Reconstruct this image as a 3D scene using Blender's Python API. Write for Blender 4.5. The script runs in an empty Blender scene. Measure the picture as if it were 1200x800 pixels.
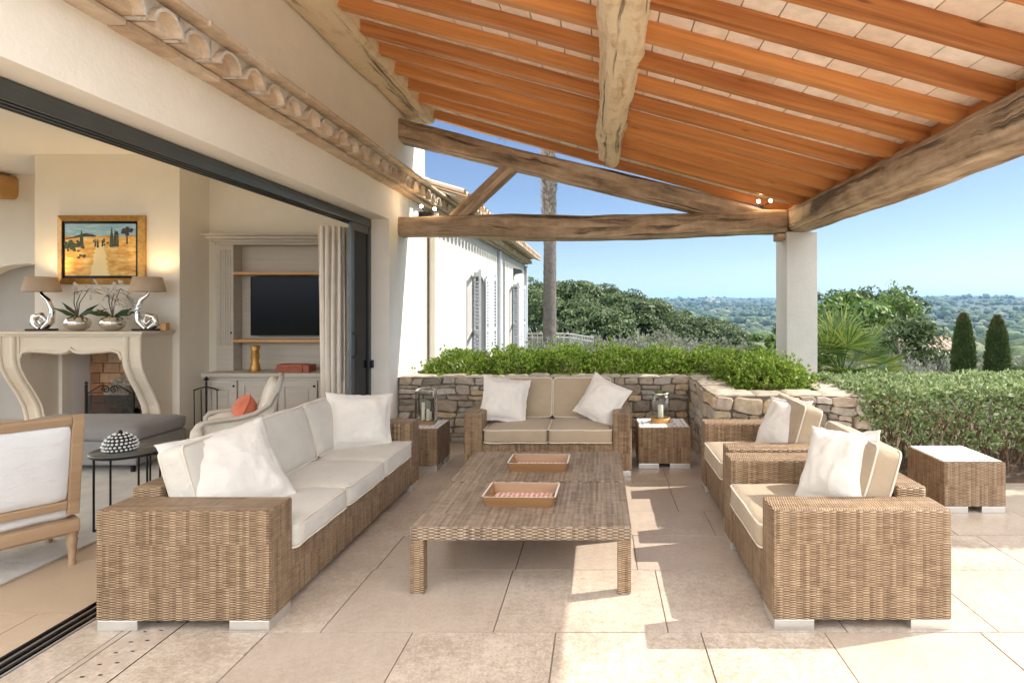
import bpy, bmesh, math, random
import numpy as np
from mathutils import Vector, Matrix, noise as mnoise

R = math.radians
PI = math.pi
rng = np.random.default_rng(7)
random.seed(7)
sc = bpy.context.scene
col = sc.collection

# ------------------------------------------------------------------ camera
cd = bpy.data.cameras.new('camera')
cam = bpy.data.objects.new('camera', cd)
col.objects.link(cam)
cam.location = (0, 0, 1.5)
cam.rotation_euler = (R(90), 0, 0)
cd.sensor_width = 36
cd.lens = 683 / 1200 * 36
cd.shift_x = -0.085
cd.shift_y = -0.0333
cd.clip_start = 0.05
cd.clip_end = 30000
sc.camera = cam

# ------------------------------------------------------------------ sky, sun, exposure
FILL_CLOUD = 21.0
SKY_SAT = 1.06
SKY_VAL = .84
SUN = Vector((1.0, 0.25, 0.92)).normalized()
elev = math.asin(SUN.z)
wd = bpy.data.worlds.new('World')
sc.world = wd
wd.use_nodes = True
nt = wd.node_tree
nt.nodes.clear()
sky = nt.nodes.new('ShaderNodeTexSky')
sky.sky_type = 'NISHITA'
sky.sun_disc = False
sky.sun_elevation = elev
sky.sun_rotation = math.atan2(SUN.x, SUN.y)
sky.air_density = 1.0
sky.dust_density = 0.3
sky.ozone_density = 1.5
sky.altitude = 100
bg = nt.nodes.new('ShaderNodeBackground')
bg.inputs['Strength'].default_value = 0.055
wo = nt.nodes.new('ShaderNodeOutputWorld')
# added fill light: unseen bright cloud bank behind the viewer and over the house
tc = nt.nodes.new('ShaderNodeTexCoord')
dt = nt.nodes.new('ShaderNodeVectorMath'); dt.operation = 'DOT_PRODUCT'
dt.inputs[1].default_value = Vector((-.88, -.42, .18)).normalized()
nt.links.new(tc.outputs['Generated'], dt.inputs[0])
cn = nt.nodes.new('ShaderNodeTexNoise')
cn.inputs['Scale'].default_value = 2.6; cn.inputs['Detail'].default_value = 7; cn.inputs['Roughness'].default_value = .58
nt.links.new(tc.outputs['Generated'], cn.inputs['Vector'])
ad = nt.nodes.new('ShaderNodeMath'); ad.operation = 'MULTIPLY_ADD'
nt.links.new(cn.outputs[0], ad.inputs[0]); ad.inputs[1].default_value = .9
# second added fill bank: high behind the viewer, clear of the horizon
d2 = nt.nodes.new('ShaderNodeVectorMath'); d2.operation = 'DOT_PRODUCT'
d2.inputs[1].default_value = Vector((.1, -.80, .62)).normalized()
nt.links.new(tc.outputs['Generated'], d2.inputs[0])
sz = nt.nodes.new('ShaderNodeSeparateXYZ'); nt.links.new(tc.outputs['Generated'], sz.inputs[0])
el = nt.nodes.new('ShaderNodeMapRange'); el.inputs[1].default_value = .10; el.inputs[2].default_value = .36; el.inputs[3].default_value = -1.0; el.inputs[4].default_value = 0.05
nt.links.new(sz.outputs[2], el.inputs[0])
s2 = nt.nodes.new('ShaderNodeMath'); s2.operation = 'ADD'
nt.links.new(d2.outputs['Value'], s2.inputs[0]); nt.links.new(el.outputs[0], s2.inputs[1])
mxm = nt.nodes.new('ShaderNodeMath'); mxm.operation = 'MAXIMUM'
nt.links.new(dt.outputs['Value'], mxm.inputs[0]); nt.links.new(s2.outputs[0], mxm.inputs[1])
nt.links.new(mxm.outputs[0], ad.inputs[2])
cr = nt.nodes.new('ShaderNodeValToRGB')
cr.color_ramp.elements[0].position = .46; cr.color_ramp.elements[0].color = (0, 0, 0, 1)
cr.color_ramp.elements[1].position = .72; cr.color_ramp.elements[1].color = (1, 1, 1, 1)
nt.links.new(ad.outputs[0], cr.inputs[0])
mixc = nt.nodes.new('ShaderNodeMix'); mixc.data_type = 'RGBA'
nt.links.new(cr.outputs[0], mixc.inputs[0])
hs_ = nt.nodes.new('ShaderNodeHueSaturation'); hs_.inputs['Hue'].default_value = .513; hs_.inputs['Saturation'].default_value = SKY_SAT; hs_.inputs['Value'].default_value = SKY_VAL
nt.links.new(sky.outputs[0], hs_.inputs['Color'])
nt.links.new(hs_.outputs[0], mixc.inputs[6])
mixc.inputs[7].default_value = (FILL_CLOUD, FILL_CLOUD * .99, FILL_CLOUD * .97, 1)
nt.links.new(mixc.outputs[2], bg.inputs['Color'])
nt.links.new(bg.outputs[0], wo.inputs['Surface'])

sl = bpy.data.lights.new('sun', 'SUN')
sl.energy = 2.5
sl.angle = R(0.53)
sl.color = (1.0, 0.93, 0.82)
so = bpy.data.objects.new('sun', sl)
col.objects.link(so)
so.location = (20, 5, 20)
so.rotation_euler = SUN.to_track_quat('Z', 'Y').to_euler()

sc.view_settings.view_transform = 'Standard'
sc.view_settings.look = 'None'
sc.view_settings.exposure = 1.6
sc.view_settings.gamma = 1.0
sc.view_settings.use_curve_mapping = False
sc.cycles.use_denoising = True
sc.cycles.max_bounces = 14
sc.cycles.diffuse_bounces = 8
sc.cycles.glossy_bounces = 4
sc.cycles.transparent_max_bounces = 16
sc.cycles.caustics_reflective = False
sc.cycles.caustics_refractive = False
sc.cycles.sample_clamp_indirect = 8.0

# ------------------------------------------------------------------ helpers: materials
class NB:
    """small node builder"""
    def __init__(self, name):
        self.m = bpy.data.materials.new(name)
        self.m.use_nodes = True
        self.t = self.m.node_tree
        self.p = self.t.nodes['Principled BSDF']
    def n(self, typ, props=None, **inp):
        nd = self.t.nodes.new(typ)
        for k, v in (props or {}).items():
            setattr(nd, k, v)
        for k, v in inp.items():
            self.s(nd, k, v)
        return nd
    def s(self, nd, k, v):
        key = int(k[1:]) if k[0] == 'i' and k[1:].isdigit() else k.replace('_', ' ')
        sock = nd.inputs[key]
        if hasattr(v, 'outputs'):
            v = v.outputs[0]
        if hasattr(v, 'is_output'):
            self.t.links.new(v, sock)
        else:
            sock.default_value = v
    def math(self, op, a, b=0.0, c=0.0):
        return self.n('ShaderNodeMath', {'operation': op}, i0=a, i1=b, i2=c)
    def noise(self, vec, scale=5, detail=4, rough=.55, dist=0.0):
        return self.n('ShaderNodeTexNoise', Vector=vec, Scale=scale, Detail=detail, Roughness=rough, Distortion=dist)
    def ramp(self, fac, stops, interp='LINEAR'):
        nd = self.n('ShaderNodeValToRGB', Fac=fac)
        cr = nd.color_ramp
        cr.interpolation = interp
        while len(cr.elements) < len(stops):
            cr.elements.new(0.5)
        for e, (p, c) in zip(cr.elements, stops):
            e.position = p
            e.color = (*c, 1) if len(c) == 3 else c
        return nd
    def mix(self, fac, a, b, blend='MIX'):
        nd = self.n('ShaderNodeMix', {'data_type': 'RGBA', 'blend_type': blend})
        self.s(nd, 'i0', fac)
        for i, v in ((6, a), (7, b)):
            self.s(nd, 'i%d' % i, (*v, 1) if isinstance(v, tuple) and len(v) == 3 else v)
        return nd.outputs[2]
    def mapping(self, vec, scale):
        return self.n('ShaderNodeMapping', Vector=vec, Scale=scale)
    def bump(self, h, strength=.5, dist=.01):
        b = self.n('ShaderNodeBump', Height=h, Strength=strength, Distance=dist)
        self.t.links.new(b.outputs[0], self.p.inputs['Normal'])
    def out(self, color=None, rough=None, metal=None):
        if color is not None:
            self.s(self.p, 'Base Color', (*color, 1) if isinstance(color, tuple) and len(color) == 3 else color)
        if rough is not None:
            self.s(self.p, 'Roughness', rough)
        if metal is not None:
            self.s(self.p, 'Metallic', metal)
        return self.m
    @property
    def uv(self):
        return self.n('ShaderNodeTexCoord').outputs['UV']
    @property
    def ob(self):
        return self.n('ShaderNodeTexCoord').outputs['Object']
    @property
    def pos(self):
        return self.n('ShaderNodeNewGeometry').outputs['Position']
    @property
    def island(self):
        return self.n('ShaderNodeNewGeometry').outputs['Random Per Island']

def plain(name, c, rough=.5, metal=0.0, var=.06, scale=8, bump=0.0, bscale=60):
    b = NB(name)
    o = b.ob
    nz = b.noise(o, scale, 5)
    lo = tuple(max(0, x * (1 - var * 2)) for x in c)
    hi = tuple(min(1, x * (1 + var * 2)) for x in c)
    b.out(b.ramp(nz, [(.25, lo), (.75, hi)]), rough, metal)
    if bump:
        b.bump(b.noise(o, bscale, 4), bump, .01)
    return b.m

def wicker(name, cols, rowh=.0115, stk=.031):
    b = NB(name)
    sep = b.n('ShaderNodeSeparateXYZ', Vector=b.uv)
    u, v = sep.outputs[0], sep.outputs[1]
    wob = b.noise(b.uv, 9, 2)
    cpar = b.math('MULTIPLY', b.math('FLOORED_MODULO', b.math('FLOOR', b.math('DIVIDE', u, stk)), 2.0), .5)
    rowf = b.math('ADD', b.math('ADD', b.math('DIVIDE', v, rowh), cpar), b.math('MULTIPLY', wob, .7))
    row = b.math('FLOOR', b.math('DIVIDE', v, rowh))
    fv = b.math('FRACT', rowf)
    colf = b.math('DIVIDE', u, stk)
    fu = b.math('FRACT', colf)
    pv = b.math('SINE', b.math('MULTIPLY', fv, PI))
    pu = b.math('SINE', b.math('MULTIPLY', fu, PI))
    h = b.math('MULTIPLY', pv, b.math('MULTIPLY_ADD', b.math('POWER', pu, .6), .7, .3))
    strand = b.n('ShaderNodeCombineXYZ', X=b.math('MULTIPLY', u, 11.0), Y=b.math('MULTIPLY', row, 3.7))
    sn = b.noise(strand, 1.0, 3, .6)
    stake = b.n('ShaderNodeCombineXYZ', X=b.math('FLOOR', b.math('DIVIDE', u, stk / 2)), Y=b.math('FLOOR', b.math('DIVIDE', v, .2)))
    wn = b.n('ShaderNodeTexWhiteNoise', {'noise_dimensions': '2D'}, Vector=stake)
    big = b.noise(b.uv, 2.2, 3)
    f = b.math('ADD', b.math('MULTIPLY', sn, .6), b.math('ADD', b.math('MULTIPLY', wn, .22), b.math('MULTIPLY', big, .12)))
    c = b.ramp(f, [(.32, cols[0]), (.55, cols[1]), (.82, cols[2])])
    gap = b.ramp(h, [(.05, (.36, .32, .28)), (.42, (1, 1, 1))])  # dark of the holes between strands, painted into the weave colour
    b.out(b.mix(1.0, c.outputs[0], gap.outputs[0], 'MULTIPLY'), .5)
    b.bump(h, 1.0, .009)
    return b.m

def oldwood(name, dark, mid, light, blotw=.3, blots=3.0):
    b = NB(name)
    uv = b.uv
    warp = b.n('ShaderNodeVectorMath', {'operation': 'MULTIPLY_ADD'})
    b.s(warp, 'i0', b.noise(uv, 2.2, 3).outputs[1]); b.s(warp, 'i1', (0, .045, 0)); b.s(warp, 'i2', uv)
    g1 = b.noise(b.mapping(warp, (1.6, 34, 1)), 1, 6, .62)
    g2 = b.noise(b.mapping(warp, (.55, 12, 1)), 1, 5, .6, .25)
    crack = b.ramp(b.noise(b.mapping(warp, (.42, 24, 1)), 1.0, 5, .62, .0), [(.36, (1, 1, 1)), (.43, (0, 0, 0))])
    cmask = b.math('MULTIPLY', crack, b.ramp(b.noise(uv, 1.7, 2), [(.36, (0, 0, 0)), (.48, (1, 1, 1))]))
    blot = b.noise(uv, blots, 6, .7)
    f = b.math('ADD', b.math('MULTIPLY', g1, .5), b.math('ADD', b.math('MULTIPLY', g2, .35), b.math('MULTIPLY', blot, blotw)))
    c = b.ramp(f, [(.44, dark), (.57, mid), (.69, light)])
    b.out(b.mix(b.math('MULTIPLY', cmask, .8), c.outputs[0], tuple(x * .25 for x in dark)), .78)
    h = b.math('SUBTRACT', b.math('ADD', b.math('ADD', g1, b.math('MULTIPLY', blot, blotw * 3)), b.math('MULTIPLY', g2, .8)), b.math('MULTIPLY', cmask, 1.2))
    b.bump(h, 1.0, .02)
    return b.m

def newwood(name, dark, light, rough=.45, perobj=False):
    b = NB(name)
    uv = b.uv
    isl = b.n('ShaderNodeObjectInfo').outputs['Random'] if perobj else b.island
    off = b.n('ShaderNodeVectorMath', {'operation': 'MULTIPLY_ADD'})
    b.s(off, 'i0', b.n('ShaderNodeCombineXYZ', X=isl, Y=isl)); b.s(off, 'i1', (37.0, 11.0, 0)); b.s(off, 'i2', uv)
    g = b.noise(b.mapping(off, (1.0, 26, 1)), 1, 5, .55, .6)
    big = b.noise(b.mapping(off, (.9, 4, 1)), 1, 3)
    knot = b.ramp(b.n('ShaderNodeTexVoronoi', Vector=b.mapping(off, (1.1, 5, 1)), Scale=1.3), [(.03, (1, 1, 1)), (.09, (0, 0, 0))])
    f = b.math('ADD', b.math('MULTIPLY', g, .6), b.math('ADD', b.math('MULTIPLY', big, .3), b.math('MULTIPLY', isl, .2)))
    c = b.ramp(f, [(.3, dark), (.75, light)])
    b.out(b.mix(b.math('MULTIPLY', knot, .7), c.outputs[0], tuple(x * .35 for x in dark)), rough)
    b.bump(g, .2, .004)
    return b.m

def islandmat(name, stops, rough=.8, nscale=14, namt=.35, bump=.6, bdist=.01):
    b = NB(name)
    o = b.ob
    nz = b.noise(o, nscale, 6, .65)
    c = b.ramp(b.island, stops)
    k = b.ramp(nz, [(.25, (1 - namt,) * 3), (.75, (1 + namt,) * 3)])
    b.out(b.mix(1.0, c.outputs[0], k.outputs[0], 'MULTIPLY'), rough)
    if bump:
        b.bump(nz, bump, bdist)
    return b.m

def leafmat(name, stops, trans=.35, rough=.5):
    b = NB(name)
    c = b.ramp(b.island, stops)
    b.out(c, rough)
    b.p.inputs['Specular IOR Level'].default_value = .3
    tr = b.n('ShaderNodeBsdfTranslucent')
    b.t.links.new(c.outputs[0], tr.inputs['Color'])
    mx = b.n('ShaderNodeMixShader')
    mx.inputs[0].default_value = trans
    b.t.links.new(b.p.outputs[0], mx.inputs[1])
    b.t.links.new(tr.outputs[0], mx.inputs[2])
    b.t.links.new(mx.outputs[0], b.t.nodes['Material Output'].inputs['Surface'])
    return b.m

def fabric(name, c, var=.05, weave=700, trans=0):
    b = NB(name)
    o = b.ob
    nz = b.noise(o, 6, 4)
    b.out(b.ramp(nz, [(.3, tuple(x * (1 - var) for x in c)), (.7, tuple(min(1, x * (1 + var)) for x in c))]), .9)
    b.p.inputs['Sheen Weight'].default_value = .15
    w = b.noise(o, weave, 2)
    w2 = b.noise(o, 22, 4)
    w3 = b.noise(b.mapping(o, (2.5, 9, 9)), 1.5, 5, .6, .8)
    b.bump(b.math('ADD', b.math('ADD', b.math('MULTIPLY', w, .2), b.math('MULTIPLY', w2, .6)), b.math('MULTIPLY', w3, 1.4)), .5, .012)
    return b.m

def plaster(name, c, var=.05, bump=.25):
    b = NB(name)
    p = b.pos
    n1 = b.noise(p, .9, 5, .6)
    n2 = b.noise(p, 6, 5, .6)
    f = b.math('ADD', b.math('MULTIPLY', n1, .65), b.math('MULTIPLY', n2, .35))
    b.out(b.ramp(f, [(.3, tuple(x * (1 - var) for x in c)), (.7, tuple(min(1, x * (1 + var)) for x in c))]), .9)
    b.bump(b.math('ADD', b.noise(p, 45, 5), n2), bump, .01)
    return b.m

def stone_floor(name, a, c2, tint):
    b = NB(name)
    p = b.pos
    isl = b.island
    n1 = b.noise(p, 3.2, 6, .65)
    n2 = b.noise(p, 26, 6, .7)
    n3 = b.noise(p, 85, 3, .6)
    f = b.math('ADD', b.math('MULTIPLY', n1, .3), b.math('ADD', b.math('MULTIPLY', n2, .4), b.math('MULTIPLY', n3, .3)))
    c = b.ramp(f, [(.43, a), (.57, c2)])
    c = b.mix(b.math('MULTIPLY', isl, .75), c.outputs[0], tint)
    pit = b.ramp(n2, [(.27, (.62, .55, .48)), (.36, (1, 1, 1))])
    c = b.mix(.8, c, pit.outputs[0], 'MULTIPLY')
    b.out(c, b.ramp(n2, [(.3, (.3,) * 3), (.7, (.52,) * 3)]))
    b.bump(b.math('ADD', n2, b.math('MULTIPLY', n3, .5)), .22, .004)
    return b.m

M = {}
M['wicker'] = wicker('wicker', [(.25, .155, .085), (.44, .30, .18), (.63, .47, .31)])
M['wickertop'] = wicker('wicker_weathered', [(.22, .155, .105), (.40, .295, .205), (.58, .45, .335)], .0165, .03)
M['beam'] = oldwood('weathered_beam', (.13, .09, .058), (.39, .285, .19), (.62, .49, .355))
M['log'] = oldwood('pale_log', (.26, .165, .08), (.60, .43, .25), (.80, .66, .46), .55, 6.5)
M['rafter'] = newwood('rafter_wood', (.24, .065, .015), (.72, .32, .10), .5, True)
M['ceiltile'] = islandmat('clay_ceiling_tile', [(0, (.74, .62, .50)), (.5, (.84, .76, .66)), (1, (.88, .82, .74))], .85, 9, .18, .3, .006)
M['clay'] = islandmat('clay_roof_tile', [(0, (.52, .38, .26)), (.5, (.60, .47, .34)), (1, (.68, .57, .45))], .85, 10, .3, .4)
M['farclay'] = islandmat('far_clay_tile', [(0, (.20, .145, .115)), (1, (.31, .235, .185))], .85, 3, .2, 0)  # evenly darker clay for the distant roofs
M['mortar'] = plain('mortar', (.60, .57, .52), .9, 0, .1, 14, .5, 60)
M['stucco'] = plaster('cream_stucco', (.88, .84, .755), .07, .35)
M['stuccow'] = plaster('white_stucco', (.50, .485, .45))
M['innerwall'] = plaster('interior_plaster', (.84, .79, .69), .04, .12)
M['ceiling'] = plaster('ceiling_plaster', (.85, .85, .83), .02, .05)
M['pillar'] = plaster('pillar_render', (.53, .525, .50), .11, .5)
M['floor'] = stone_floor('terrace_limestone', (.37, .295, .23), (.62, .525, .43), (.44, .355, .29))
M['floorin'] = stone_floor('interior_limestone', (.40, .29, .20), (.58, .45, .33), (.52, .39, .27))
M['grout'] = plain('grout', (.24, .19, .15), .95)
M['stone'] = islandmat('rubble_stone', [(0, (.22, .185, .145)), (.22, (.40, .32, .235)), (.45, (.30, .28, .25)), (.7, (.50, .37, .22)), (.85, (.38, .345, .295)), (1, (.50, .44, .36))], .9, 16, .35, .9, .012)
M['coping'] = islandmat('coping_stone', [(0, (.34, .29, .23)), (1, (.50, .44, .35))], .9, 11, .4, 1.0, .012)
M['cushion'] = fabric('taupe_cushion', (.385, .30, .205))
M['cushion_lit'] = fabric('lit_taupe_cushion', (.58, .545, .48))  # same taupe as the other cushions, coloured paler as if lit
M['piping'] = fabric('pale_piping', (.66, .59, .49))
M['pillow'] = fabric('offwhite_linen', (.70, .66, .60), .05, 500)
M['metal'] = plain('brushed_aluminium', (.72, .71, .68), .32, .85, .03)
M['darkframe'] = plain('grey_aluminium', (.10, .115, .12), .38, .55, .05)
M['blackm'] = plain('black_iron', (.022, .02, .02), .5, .6)
M['chrome'] = plain('polished_chrome', (.78, .77, .75), .08, 1.0, .02)
M['trayw'] = newwood('tray_wood', (.15, .07, .03), (.34, .18, .08), .4)
M['chairw'] = newwood('chair_oak', (.29, .18, .10), (.45, .31, .19), .4)
M['greyw'] = newwood('grey_painted_wood', (.41, .37, .31), (.53, .485, .415), .6)
M['shelfw'] = newwood('shelf_oak', (.42, .20, .05), (.60, .33, .11), .4)
M['mantel'] = plaster('limestone_mantel', (.74, .66, .53), .05, .2)
M['linen'] = fabric('curtain_linen', (.86, .79, .69))
M['cream'] = fabric('cream_upholstery', (.68, .62, .52))
M['whiteup'] = fabric('white_upholstery', (.74, .74, .74))
M['greyup'] = fabric('grey_upholstery', (.22, .21, .205))
M['coral'] = fabric('coral_fabric', (.62, .17, .09), .2)
M['rug'] = fabric('pale_rug', (.52, .49, .44), .12)
M['black'] = plain('black_gloss', (.008, .008, .009), .12)
M['black'].node_tree.nodes['Principled BSDF'].inputs['Specular IOR Level'].default_value = .12
M['soil'] = plain('soil', (.09, .06, .04), .95, 0, .2, 20, .8)
M['bark'] = oldwood('bark', (.06, .045, .035), (.14, .11, .085), (.24, .20, .16))
M['palmbark'] = plain('palm_bark', (.115, .105, .098), .95, 0, .2, 12, 1.0, 25)
M['shutter'] = plain('shutter_paint', (.42, .455, .51), .5)
M['white'] = plain('white_paint', (.8, .8, .78), .5)

# ------------------------------------------------------------------ helpers: geometry
class MB:
    def __init__(s):
        s.v, s.f, s.uv, s.mi, s.sm = [], [], [], [], []
    def add(s, vs, fs, uvs=None, mi=0, smooth=False):
        o = len(s.v)
        s.v.extend([tuple(p) for p in vs])
        for i, f in enumerate(fs):
            s.f.append([o + k for k in f])
            s.uv.append(uvs[i] if uvs else None)
            s.mi.append(mi)
            s.sm.append(smooth)
        return s
    def box(s, x0, x1, y0, y1, z0, z1, bev=0.0, mi=0, mat=None):
        if bev <= 0:
            vs = [(x, y, z) for z in (z0, z1) for y in (y0, y1) for x in (x0, x1)]
            fs = [(0, 2, 3, 1), (4, 5, 7, 6), (0, 1, 5, 4), (2, 6, 7, 3), (0, 4, 6, 2), (1, 3, 7, 5)]
        else:
            bm = bmesh.new()
            bmesh.ops.create_cube(bm, size=1)
            for v in bm.verts:
                v.co = Vector(((x0 + x1) / 2 + v.co.x * (x1 - x0), (y0 + y1) / 2 + v.co.y * (y1 - y0), (z0 + z1) / 2 + v.co.z * (z1 - z0)))
            bmesh.ops.bevel(bm, geom=bm.edges[:], offset=bev, segments=2, affect='EDGES', profile=.6)
            bm.verts.index_update()
            vs = [v.co.copy() for v in bm.verts]
            fs = [[v.index for v in f.verts] for f in bm.faces]
            bm.free()
        if mat is not None:
            vs = [mat @ Vector(p) for p in vs]
        return s.add(vs, fs, None, mi, False)
    def prism(s, pts, axis, a, b, mi=0):
        """2D polygon pts extruded along axis ('x': pts are (y,z); 'y': (x,z); 'z': (x,y))"""
        def p3(p, t):
            return {'x': (t, p[0], p[1]), 'y': (p[0], t, p[1]), 'z': (p[0], p[1], t)}[axis]
        n = len(pts)
        vs = [p3(p, a) for p in pts] + [p3(p, b) for p in pts]
        fs = [list(range(n - 1, -1, -1)), list(range(n, 2 * n))]
        fs += [[i, (i + 1) % n, n + (i + 1) % n, n + i] for i in range(n)]
        return s.add(vs, fs, None, mi)
    def tube(s, pts, rad, n=8, mi=0, cap=True, closed=False, smooth=True):
        pts = [Vector(p) for p in pts]
        rs = rad if isinstance(rad, (list, tuple)) else [rad] * len(pts)
        return s.loft(pts, [(r, r) for r in rs], n, 2.0, 0, 0, mi, cap, closed, smooth)
    def loft(s, pts, secs, n=16, expo=2.0, amp=0.0, nfreq=2.0, mi=0, cap=True, closed=False, smooth=True, seed=0.0, up=None):
        """rings of superellipse sections (half width, half height) along a path"""
        pts = [Vector(p) for p in pts]
        m = len(pts)
        vs, fs, uvs = [], [], []
        L = [0.0]
        for i in range(1, m):
            L.append(L[-1] + (pts[i] - pts[i - 1]).length)
        prev = None
        per = 2 * (secs[0][0] + secs[0][1]) * .85
        for i in range(m):
            a = pts[(i - 1) % m] if (closed or i > 0) else pts[i]
            c = pts[(i + 1) % m] if (closed or i < m - 1) else pts[i]
            t = (c - a).normalized()
            if prev is None:
                ref = Vector(up) if up else (Vector((0, 0, 1)) if abs(t.z) < .9 else Vector((0, 1, 0)))
                sx = t.cross(ref).normalized()
            else:
                sx = (prev - t * prev.dot(t)).normalized()
            prev = sx
            sy = sx.cross(t).normalized()
            w, h = secs[i]
            for k in range(n):
                th = 2 * PI * k / n
                cx, cy = math.cos(th), math.sin(th)
                e = 2 / expo
                dx = math.copysign(abs(cx) ** e, cx) * w
                dy = math.copysign(abs(cy) ** e, cy) * h
                p = pts[i] + sx * dx + sy * dy
                if amp:
                    q = Vector((L[i] * nfreq * .45 + seed, dx * nfreq * 2.5 + seed, dy * nfreq * 2.5))
                    p = p + (sx * dx + sy * dy).normalized() * (mnoise.noise(q) * amp + mnoise.noise(q * 3.1) * amp * .4)
                vs.append(p)
        segs = m if closed else m - 1
        for i in range(segs):
            j = (i + 1) % m
            l0 = L[i]; l1 = L[j] if j > i else L[i] + .1
            for k in range(n):
                k2 = (k + 1) % n
                fs.append([i * n + k, i * n + k2, j * n + k2, j * n + k])
                u0, u1 = k / n * per, (k + 1) / n * per
                uvs.append([(l0 + seed, u0), (l0 + seed, u1), (l1 + seed, u1), (l1 + seed, u0)])
        s.add(vs, fs, uvs, mi, smooth)
        if cap and not closed:
            c0 = [tuple(v) for v in vs[:n]][::-1]
            c1 = [tuple(v) for v in vs[-n:]]
            for ring in (c0, c1):
                s.add(ring, [list(range(n))], None, mi, False)
        return s
    def lathe(s, prof, n=24, c=(0, 0, 0), mi=0, smooth=True):
        vs, fs = [], []
        m = len(prof)
        for r, z in prof:
            for k in range(n):
                th = 2 * PI * k / n
                vs.append((c[0] + r * math.cos(th), c[1] + r * math.sin(th), c[2] + z))
        for i in range(m - 1):
            for k in range(n):
                k2 = (k + 1) % n
                fs.append([i * n + k, i * n + k2, (i + 1) * n + k2, (i + 1) * n + k])
        s.add(vs, fs, None, mi, smooth)
        if prof[0][0] > 1e-4:
            s.add(vs[:n], [list(range(n - 1, -1, -1))], None, mi)
        if prof[-1][0] > 1e-4:
            s.add(vs[-n:], [list(range(n))], None, mi)
        return s
    def xform(s, mat):
        s.v = [tuple(mat @ Vector(p)) for p in s.v]
        return s
    def build(s, name, mats, parent=None, loc=None):
        me = bpy.data.meshes.new(name)
        me.from_pydata(s.v, [], s.f)
        if not isinstance(mats, (list, tuple)):
            mats = [mats]
        for m in mats:
            me.materials.append(M[m] if isinstance(m, str) else m)
        ul = me.uv_layers.new(name='UVMap')
        buf = []
        for p, uv in zip(me.polygons, s.uv):
            if uv:
                for q in uv:
                    buf.extend(q)
            else:
                nn = p.normal
                ax = max(range(3), key=lambda i: abs(nn[i]))
                for vi in p.vertices:
                    q = s.v[vi]
                    buf.extend((q[1], q[2]) if ax == 0 else (q[0], q[2]) if ax == 1 else (q[0], q[1]))
        ul.data.foreach_set('uv', buf)
        me.polygons.foreach_set('material_index', s.mi)
        me.polygons.foreach_set('use_smooth', s.sm)
        me.update()
        o = bpy.data.objects.new(name, me)
        col.objects.link(o)
        if parent is not None:
            o.parent = parent
        if loc is not None:
            o.location = loc
        return o

def tag(o, label=None, cat=None, group=None, kind=None):
    for k, v in (('label', label), ('category', cat), ('group', group), ('kind', kind)):
        if v:
            o[k] = v
    return o

def thing(name, label, cat, loc=(0, 0, 0), rz=0.0, group=None):
    o = bpy.data.objects.new(name, None)
    o.empty_display_size = .1
    col.objects.link(o)
    o.location = loc
    o.rotation_euler = (0, 0, rz)
    return tag(o, label, cat, group)

def copy_tree(o, parent=None):
    c = o.copy()
    col.objects.link(c)
    if parent is not None:
        c.parent = parent
    for ch in list(o.children):
        copy_tree(ch, c)
    return c

def quads(name, V, mat, parent=None, smooth=False):
    """V: (n,4,3) array of separate leaf faces -> one mesh object"""
    n = len(V)
    me = bpy.data.meshes.new(name)
    me.vertices.add(n * 4)
    me.vertices.foreach_set('co', np.ascontiguousarray(V, dtype=np.float32).ravel())
    me.loops.add(n * 4)
    me.loops.foreach_set('vertex_index', np.arange(n * 4, dtype=np.int32))
    me.polygons.add(n)
    me.polygons.foreach_set('loop_start', np.arange(0, n * 4, 4, dtype=np.int32))
    me.materials.append(M[mat] if isinstance(mat, str) else mat)
    me.update(calc_edges=True)
    o = bpy.data.objects.new(name, me)
    col.objects.link(o)
    if parent is not None:
        o.parent = parent
    return o

def unit(a):
    return a / np.maximum(np.linalg.norm(a, axis=-1, keepdims=True), 1e-9)

def leaves(P, D, length, width, spread=.6, fold=0.0):
    """rhombic leaves at P growing along D (jittered)"""
    n = len(P)
    d = unit(D + rng.normal(0, spread, (n, 3)))
    s = unit(np.cross(d, rng.normal(0, 1, (n, 3))))
    ln = length * rng.uniform(.65, 1.25, (n, 1))
    wd_ = width * rng.uniform(.7, 1.25, (n, 1))
    return _rhomb(P, d, s, ln, wd_)

def tangent_leaves(P, N, length, width, tilt=.35):
    """leaves lying over a surface whose outward normals are N"""
    n = len(P)
    N = unit(N + rng.normal(0, tilt, (n, 3)))
    q = rng.normal(0, 1, (n, 3))
    d = unit(q - N * np.sum(q * N, 1, keepdims=True))
    s = np.cross(N, d)
    return _rhomb(P - d * length * .5, d, s, length * rng.uniform(.65, 1.25, (n, 1)), width * rng.uniform(.7, 1.25, (n, 1)))

def _rhomb(P, d, s, ln, wd_):
    V = np.empty((len(P), 4, 3))
    V[:, 0] = P
    V[:, 1] = P + d * ln * .5 + s * wd_ * .5
    V[:, 2] = P + d * ln
    V[:, 3] = P + d * ln * .5 - s * wd_ * .5
    return V

def sphere_dirs(n):
    return unit(rng.normal(0, 1, (n, 3)))
# ------------------------------------------------------------------ terrain
PR = [0, 8, 10, 15, 25, 45, 70, 110, 200, 400, 900, 1500, 2400, 3300, 4500, 7000]
PZ = [-.25, -.25, -.35, -.7, -1.6, -5.2, -8, -12, -19, -30, -22, -4, 20, 48, 10, -30]
def ground_z(x, y):
    r = max(0.0, math.hypot(x, y) - (4.5 if y < 0 else 0))
    z = float(np.interp(r, PR, PZ))
    if y < 0:
        z = z * .3 - .2
    if r > 60:
        a = min(1.0, (r - 60) / 900)
        z += a * 20 * mnoise.noise(Vector((x / 700 + 3.1, y / 700, 0))) + a * 9 * mnoise.noise(Vector((x / 230, y / 230 + 7, 0)))
    return z

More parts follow.
